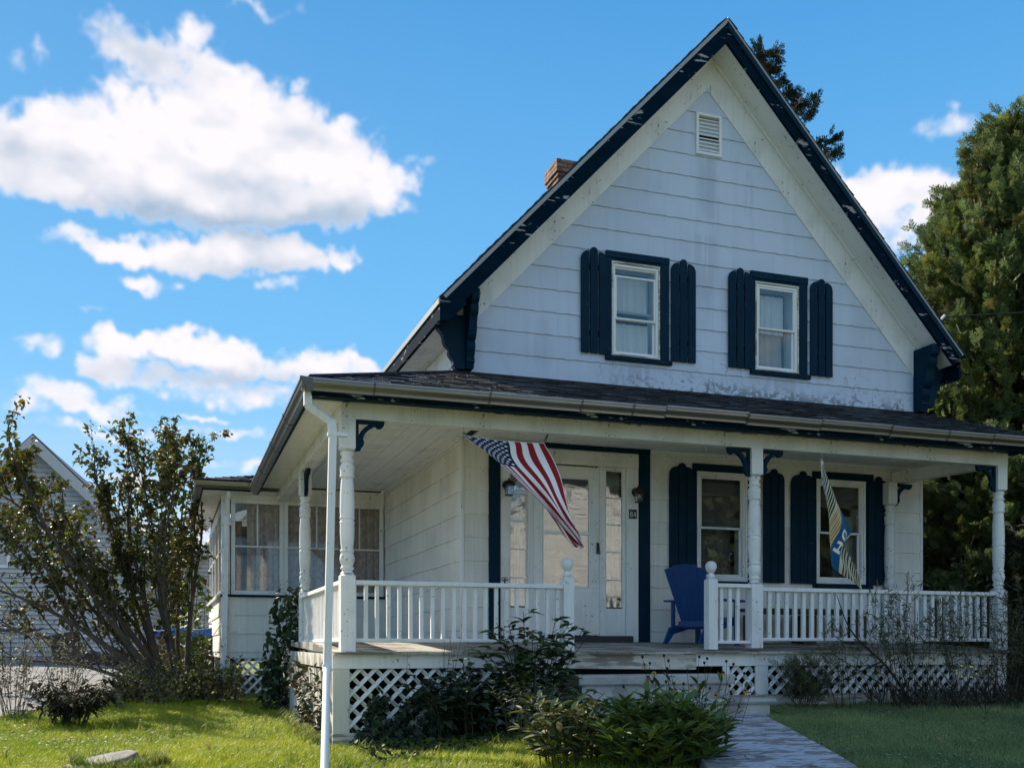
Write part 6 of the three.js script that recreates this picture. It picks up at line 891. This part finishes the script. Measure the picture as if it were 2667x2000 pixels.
{ // wild stems: asters, dead stalks, coneflowers, tall wispy weeds
  const wisp = (name, label, cat, x, z, o) => { const g = thing(name, label, cat, o.group), r = rng(o.seed), stems = [], L = []; for (let s = 0; s < o.n; s++) { const a = r() * 6.283, b = V(Math.cos(a) * o.r0 * r(), 0, Math.sin(a) * o.r0 * r() * 0.6), h = o.h * (0.5 + 0.55 * r()), e = b.clone().add(V(Math.cos(a) * o.r1 * r() + (o.lean || 0) * h, h, Math.sin(a) * o.r1 * 0.5 * r())), mid = b.clone().lerp(e, 0.5).add(rv(r, 0.08)), cv = new THREE.CatmullRomCurve3([b, mid, e]); stems.push(taper([b, mid, e], o.sr || 0.004, 0.0015, 9, 4)); for (let k = 0; k < o.twigs; k++) { const p = cv.getPoint(0.3 + 0.7 * r()), q = p.clone().add(V((r() - 0.5) * o.tw * 2, o.tw * (0.2 + r()), (r() - 0.5) * o.tw)), mm = p.clone().lerp(q, 0.5).add(rv(r, 0.02)); stems.push(taper([p, mm, q], 0.002, 0.0008, 4, 3)); for (let i = 0; i < o.leaves; i++) L.push(frame(p.clone().lerp(q, 0.2 + r()).add(rv(r, 0.02)), rv(r).add(V(0, o.rise || 0.2, 0)), rv(r), 0.5 + r() * 0.8)); } } part(g, 'stem', stems, o.stemM || leafM([0.05, 0.045, 0.025], 0.1), true); scatter(g, 'foliage', o.geo, o.mat, L, L.map(() => pickCol(r, o.cols))); g.position.set(x, gy(x, z), z); return g; };
  const small = leafGeo(0.035, 0.018, 0.3, 0.2), thin = leafGeo(0.075, 0.011, 0.4, 0.4), one = leafM([1, 1, 1], 0.35), wt = [[0.32, 0.29, 0.20], [0.22, 0.2, 0.1], [0.12, 0.13, 0.05], [0.4, 0.37, 0.28]], wg = [[0.08, 0.095, 0.04], [0.11, 0.115, 0.05], [0.13, 0.115, 0.065]];
  wisp('aster_clump', 'pale seeding aster clump at the driveway edge, at the picture border', 'weed', -1.75, -2.0, { seed: 801, n: 30, r0: 0.2, r1: 0.55, h: 1.2, twigs: 9, tw: 0.1, leaves: 5, geo: small, mat: one, cols: wt });
  wisp('aster_clump', 'thin seeding aster clump between the driveway and the low dark plant', 'weed', -1.2, -2.9, { seed: 802, n: 26, r0: 0.2, r1: 0.5, h: 1.0, twigs: 7, tw: 0.1, leaves: 4, geo: small, mat: one, cols: wt });
  wisp('aster_clump', 'green and white aster clump under the bare stems of the leaning shrub', 'weed', -0.3, -3.5, { seed: 803, n: 26, r0: 0.3, r1: 0.5, h: 0.62, twigs: 6, tw: 0.08, leaves: 5, geo: small, mat: one, cols: wt.concat(wg) });
  wisp('aster_clump', 'tangled aster clump beside the sunroom corner downspout', 'weed', 0.55, -3.6, { seed: 804, n: 30, r0: 0.3, r1: 0.5, h: 0.7, twigs: 7, tw: 0.1, leaves: 5, geo: small, mat: one, cols: [[0.08, 0.10, 0.03], [0.14, 0.15, 0.04], [0.2, 0.18, 0.1]] });
  const dry = M({ color: [0.09, 0.07, 0.05], roughness: 0.9 });
  wisp('dead_stalks', 'dry brown flower stalks rising in front of the porch skirt board', 'weed', 2.55, 1.85, { seed: 805, n: 12, r0: 0.5, r1: 0.2, h: 1.08, twigs: 5, tw: 0.06, leaves: 2, geo: leafGeo(0.016, 0.014), mat: one, cols: [[0.05, 0.04, 0.03]], stemM: dry, sr: 0.0035 });
  const bush = sprayGeo(0.14, 13, 0.008, 0.1, 55);
  wisp('feathery_bush', 'small feathery bush before the lattice just right of the steps', 'bush', 6.72, 1.95, { seed: 806, n: 22, r0: 0.1, r1: 0.34, h: 0.55, twigs: 7, tw: 0.08, leaves: 2, geo: bush, mat: one, cols: wg });
  const spots = [[7.2, 2.1, 1.05, 'wispy weed with thin curved stems before the lattice, next to the feathery bush'], [7.75, 2.2, 1.55, 'tall wispy weed hiding the railing below the banner'], [8.2, 2.05, 1.45, 'wispy weed before the middle of the right lattice'], [8.75, 2.15, 1.6, 'dense wispy weed left of the corner post'], [9.25, 2.1, 1.5, 'dense wispy weed in front of the last balusters'], [9.75, 2.0, 1.75, 'tall wispy weed around the corner post'], [10.25, 1.95, 1.6, 'wispy weed beyond the porch corner beside the evergreen']];
  spots.forEach(([x, z, h, label], i) => wisp('wispy_weed', label, 'weed', x, z, { group: 'wispy weeds along the porch front', seed: 820 + i, n: 12 + i, r0: 0.25, r1: 0.5, h, twigs: 11, tw: 0.13, leaves: 4, geo: thin, mat: one, cols: wg, lean: -0.08, rise: 0.3, sr: 0.004 }));
  { const g = thing('bare_sapling', 'bare leaning sapling with pale bark before the right lattice', 'sapling'), A = [[[8.05, 0.33, 2.1], [7.8, 0.75, 2.0], [7.35, 1.2, 1.9], [7.2, 1.6, 1.85]], [[8.02, 0.33, 2.1], [7.95, 0.7, 2.05], [7.9, 0.95, 2.0]], [[7.7, 0.85, 2.0], [7.1, 0.62, 2.0], [6.7, 0.5, 2.05]], [[8.0, 0.35, 2.15], [7.6, 0.6, 2.1], [7.0, 0.95, 2.0]]]; const bm = M({ color: [0.3, 0.27, 0.22], map: barkT, roughness: 0.9 }); A.forEach((p, i) => part(g, 'stem', taper(p.map((q) => V(...q)), i ? 0.009 : 0.02, 0.004, 12, 6), bm, true)); seat(g, 8.05, 0.33, 2.1); }
  // tangle of dry grass under the weeds
  const r = rng(840), L = [], C = []; for (let i = 0; i < 1100; i++) { const x = 7.6 + r() * 3.6, z = 1.85 + r() * r() * 1.3; L.push(frame(V(x, gy(x, z) + r() * 0.12, z), V((r() - 0.5) * 1.6, 0.4 + r(), (r() - 0.5)), rv(r), 0.8 + r() * 1.6)); C.push(pickCol(r, [[0.045, 0.04, 0.022], [0.03, 0.035, 0.016], [0.06, 0.05, 0.03]])); } tag(scatter(scene, 'dry_grass', leafGeo(0.16, 0.007, 0.3, 0.6), one, L, C), 'tangle of dry grass at the foot of the wispy weeds', 'grass');
  // coneflowers
  const g = thing('coneflower_clump', 'coneflowers with dark centres and a few yellow petals beside the steps', 'flowers'), q = rng(860), stems = [], cone = M({ color: [0.016, 0.010, 0.010], roughness: 0.9 }), pet = [[0.55, 0.36, 0.02], [0.45, 0.12, 0.015], [0.5, 0.32, 0.03]].map((c) => leafM(c, 0.3)), cg = new THREE.SphereGeometry(0.013, 10, 8).scale(1, 1.15, 1), pg = leafGeo(0.036, 0.013, 0.2, 0.9), LL = [];
  for (let i = 0; i < 40; i++) { const x = (q() - 0.5) * 1.2, z = (q() - 0.5) * 0.6, h = 0.26 + q() * 0.42, e = V(x + (q() - 0.5) * 0.12, h, z + (q() - 0.5) * 0.1); stems.push(taper([V(x * 0.7, 0, z), V(x * 0.85, h * 0.5, z), e], 0.003, 0.0022, 6, 4)); const f = sub(g, 'flower'); f.position.copy(e); leafMesh(f, cg, cone, new THREE.Matrix4(), 'cone'); if (i % 4 === 0) { const mt = pet[i % 3]; for (let k = 0; k < 8; k++) { const a = k * 0.785 + q() * 0.3; leafMesh(f, pg, mt, frame(V(Math.cos(a) * 0.01, 0, Math.sin(a) * 0.01), V(Math.cos(a), -0.4 - q() * 0.5, Math.sin(a)), V(0, 1, 0), 0.8 + q() * 0.4), 'petal'); } } for (let k = 0; k < 2; k++) LL.push(frame(V(x * 0.8, h * (0.15 + 0.6 * q()), z), rv(q).add(V(0, 0.3, 0)), V(0, 1, 0), 0.5 + q() * 0.5)); }
  part(g, 'stem', stems, leafM([0.04, 0.05, 0.02], 0.1), true); scatter(g, 'foliage', lance[0], deep[0], LL); g.position.set(4.72, gy(4.72, 2.9), 2.95);
}
{ // grass: blades where the lawn is near, and clover-like leaves among them
  const r = rng(900), bl = []; const pos = []; for (let k = 0; k < 7; k++) { const a = r() * 6.283, x = (r() - 0.5) * 0.05, z = (r() - 0.5) * 0.05, h = 0.035 + r() * 0.05, w = 0.0035, dx = Math.cos(a), dz = Math.sin(a), bend = 0.2 + r() * 0.6, P = (s, t) => [x + dz * w * s * (1 - t) + dx * bend * h * t * t, h * t * (1 - 0.2 * t), z - dx * w * s * (1 - t) + dz * bend * h * t * t]; pos.push(...P(-1, 0), ...P(1, 0), ...P(1, 0.55), ...P(-1, 0), ...P(1, 0.55), ...P(-1, 0.55), ...P(-1, 0.55), ...P(1, 0.55), ...P(0, 1)); }
  const geo = new THREE.BufferGeometry(); geo.setAttribute('position', new THREE.Float32BufferAttribute(pos, 3)); geo.computeVertexNormals();
  const field = (n, x0, x1, z0, z1, ok, cols, s) => { const L = [], C = []; for (let i = 0; i < n; i++) { const x = x0 + r() * (x1 - x0), z = z0 + r() * (z1 - z0); if (!ok(x, z)) continue; const t = fbm(x * 1.1 + 7, z * 1.1 + 3, 3); L.push(frame(V(x, gy(x, z) + bump2(x, z) - 0.004, z), V(Math.cos(r() * 6.28), 0, Math.sin(r() * 6.28)), V((r() - 0.5) * 0.35, 1, (r() - 0.5) * 0.35), s * (0.7 + 0.7 * r()) * (0.7 + 0.6 * t))); const c = mix3(cols[0], cols[1], clamp(t * 1.6 - 0.3 + (r() - 0.5) * 0.5)); C.push(c); } return [L, C]; };
  const walk = (x, z) => { const t = (z - 2.5) / 3.9, e = lerp(5.8, 4.3, t); return z > 2.35 && x > e - 1.2 && x < e + 0.03; };
  const gm = leafM([1, 1, 1], 0.62, 0.6);
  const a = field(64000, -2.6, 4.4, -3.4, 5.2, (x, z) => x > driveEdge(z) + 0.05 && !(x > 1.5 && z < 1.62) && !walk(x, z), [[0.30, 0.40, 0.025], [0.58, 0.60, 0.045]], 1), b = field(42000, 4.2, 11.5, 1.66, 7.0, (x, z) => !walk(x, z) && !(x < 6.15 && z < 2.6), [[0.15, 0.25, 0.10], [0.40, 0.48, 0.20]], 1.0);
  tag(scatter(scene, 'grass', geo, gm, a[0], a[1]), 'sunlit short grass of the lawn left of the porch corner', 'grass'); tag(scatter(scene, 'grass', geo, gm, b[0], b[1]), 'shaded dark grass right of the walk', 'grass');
  { const tuft = (n, ok, cols, label) => { const L = [], C = []; for (let i = 0; i < n; i++) { const [x, z] = ok(); L.push(frame(V(x, gy(x, z) + bump2(x, z), z), V(Math.cos(r() * 6.28), 0, Math.sin(r() * 6.28)), V((r() - 0.5) * 0.6, 1, (r() - 0.5) * 0.6), 1.5 + r() * 1.3)); C.push(pickCol(r, cols)); } tag(scatter(scene, 'long_grass', geo, gm, L, C), label, 'grass'); };
    tuft(900, () => { const k = r(); if (k < 0.25) { const a = r() * 6.28; return [-0.36 + Math.cos(a) * 0.36, 2.4 + Math.sin(a) * 0.24]; } if (k < 0.6) return [1.5 - r() * 0.12, 1.6 - r() * 3.2]; if (k < 0.8) { const z = -2.8 + r() * 5; return [driveEdge(z) + 0.1 + r() * 0.25, z]; } return [-1.8 + r() * 5, -1 + r() * 5]; }, [[0.3, 0.36, 0.05], [0.45, 0.42, 0.12], [0.2, 0.3, 0.04]], 'longer grass along the stone, the porch side and the driveway edge');
    const L = [], C = [], dock = leafGeo(0.09, 0.03, 0.3, 0.45); for (let i = 0; i < 120; i++) { const x = -1.6 + r() * 5.2, z = -1.6 + r() * 5.8; if ((x > 1.5 && z < 1.8) || x < driveEdge(z) + 0.2) continue; const n = 5 + Math.floor(r() * 4), s = 0.5 + r() * 0.6; for (let k = 0; k < n; k++) { const a = k * 6.28 / n + r(); L.push(frame(V(x, gy(x, z) + bump2(x, z) + 0.025, z), V(Math.cos(a), 0.35, Math.sin(a)), V(0, 1, 0), s)); C.push(pickCol(r, [[0.16, 0.24, 0.03], [0.24, 0.3, 0.04]])); } } tag(scatter(scene, 'lawn_weeds', dock, gm, L, C), 'small leafy weeds scattered in the sunlit lawn', 'weeds'); }
  const clov = lobedLeaf(0.014); const cl = (n, x0, x1, z0, z1, ok, cols, label) => { const L = [], C = []; for (let i = 0; i < n; i++) { const x = x0 + r() * (x1 - x0), z = z0 + r() * (z1 - z0); if (!ok(x, z) || vn(x * 2.2 + 30, z * 2.2) < 0.42) continue; L.push(frame(V(x, gy(x, z) + bump2(x, z) + 0.02 + r() * 0.03, z), rv(r).setY(0.1), V((r() - 0.5) * 0.7, 1, (r() - 0.5) * 0.7), 0.8 + r())); C.push(pickCol(r, cols)); } tag(scatter(scene, 'clover', clov, gm, L, C), label, 'clover'); };
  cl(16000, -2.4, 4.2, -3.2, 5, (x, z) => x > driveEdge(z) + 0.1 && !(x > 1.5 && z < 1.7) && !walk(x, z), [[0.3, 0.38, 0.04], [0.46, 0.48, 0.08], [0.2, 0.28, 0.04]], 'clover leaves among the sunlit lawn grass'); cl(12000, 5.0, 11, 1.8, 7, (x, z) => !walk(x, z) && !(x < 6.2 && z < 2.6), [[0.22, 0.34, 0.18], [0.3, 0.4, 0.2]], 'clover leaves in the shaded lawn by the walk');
  const fl = leafGeo(0.075, 0.05, 0.4, 0.5, 0.6), fm = [[0.42, 0.30, 0.06], [0.30, 0.16, 0.06], [0.35, 0.28, 0.16]].map((c) => leafM(c, 0.3)), put = (x, z, k, label, group) => { const o = leafMesh(scene, fl, fm[k % 3], frame(V(x, gy(x, z) + bump2(x, z) + 0.045, z), V(Math.cos(k * 2.1), 0.1, Math.sin(k * 2.1)), V(0.2, 1, 0.1), 0.8 + (k % 4) * 0.12), numbered('fallen_leaf')); tag(o, label, 'leaf', group); };
  [[7.3, 2.6], [7.6, 2.55], [7.9, 2.6], [6.9, 3.0], [6.6, 3.5], [8.4, 3.0], [7.1, 4.2], [6.2, 4.6], [8.0, 4.4], [7.6, 3.6], [9.0, 3.6], [5.9, 5.3]].forEach(([x, z], k) => put(x, z, k, ['yellow fallen leaf on the shaded lawn right of the walk', 'brown fallen leaf on the shaded lawn right of the walk', 'pale tan fallen leaf on the shaded lawn right of the walk'][k % 3], 'fallen leaves on the shaded lawn'));
  [[0.6, 2.2], [1.1, 2.9], [2.4, 4.0], [1.9, 3.3], [-0.9, 1.2], [0.1, 3.0], [2.7, 4.4]].forEach(([x, z], k) => put(x, z, k + 1, ['yellow fallen leaf lying on the sunlit grass', 'brown fallen leaf lying on the sunlit grass', 'pale tan fallen leaf lying on the sunlit grass'][(k + 1) % 3], 'fallen leaves on the sunlit grass'));
}
renderer.render(scene, camera);
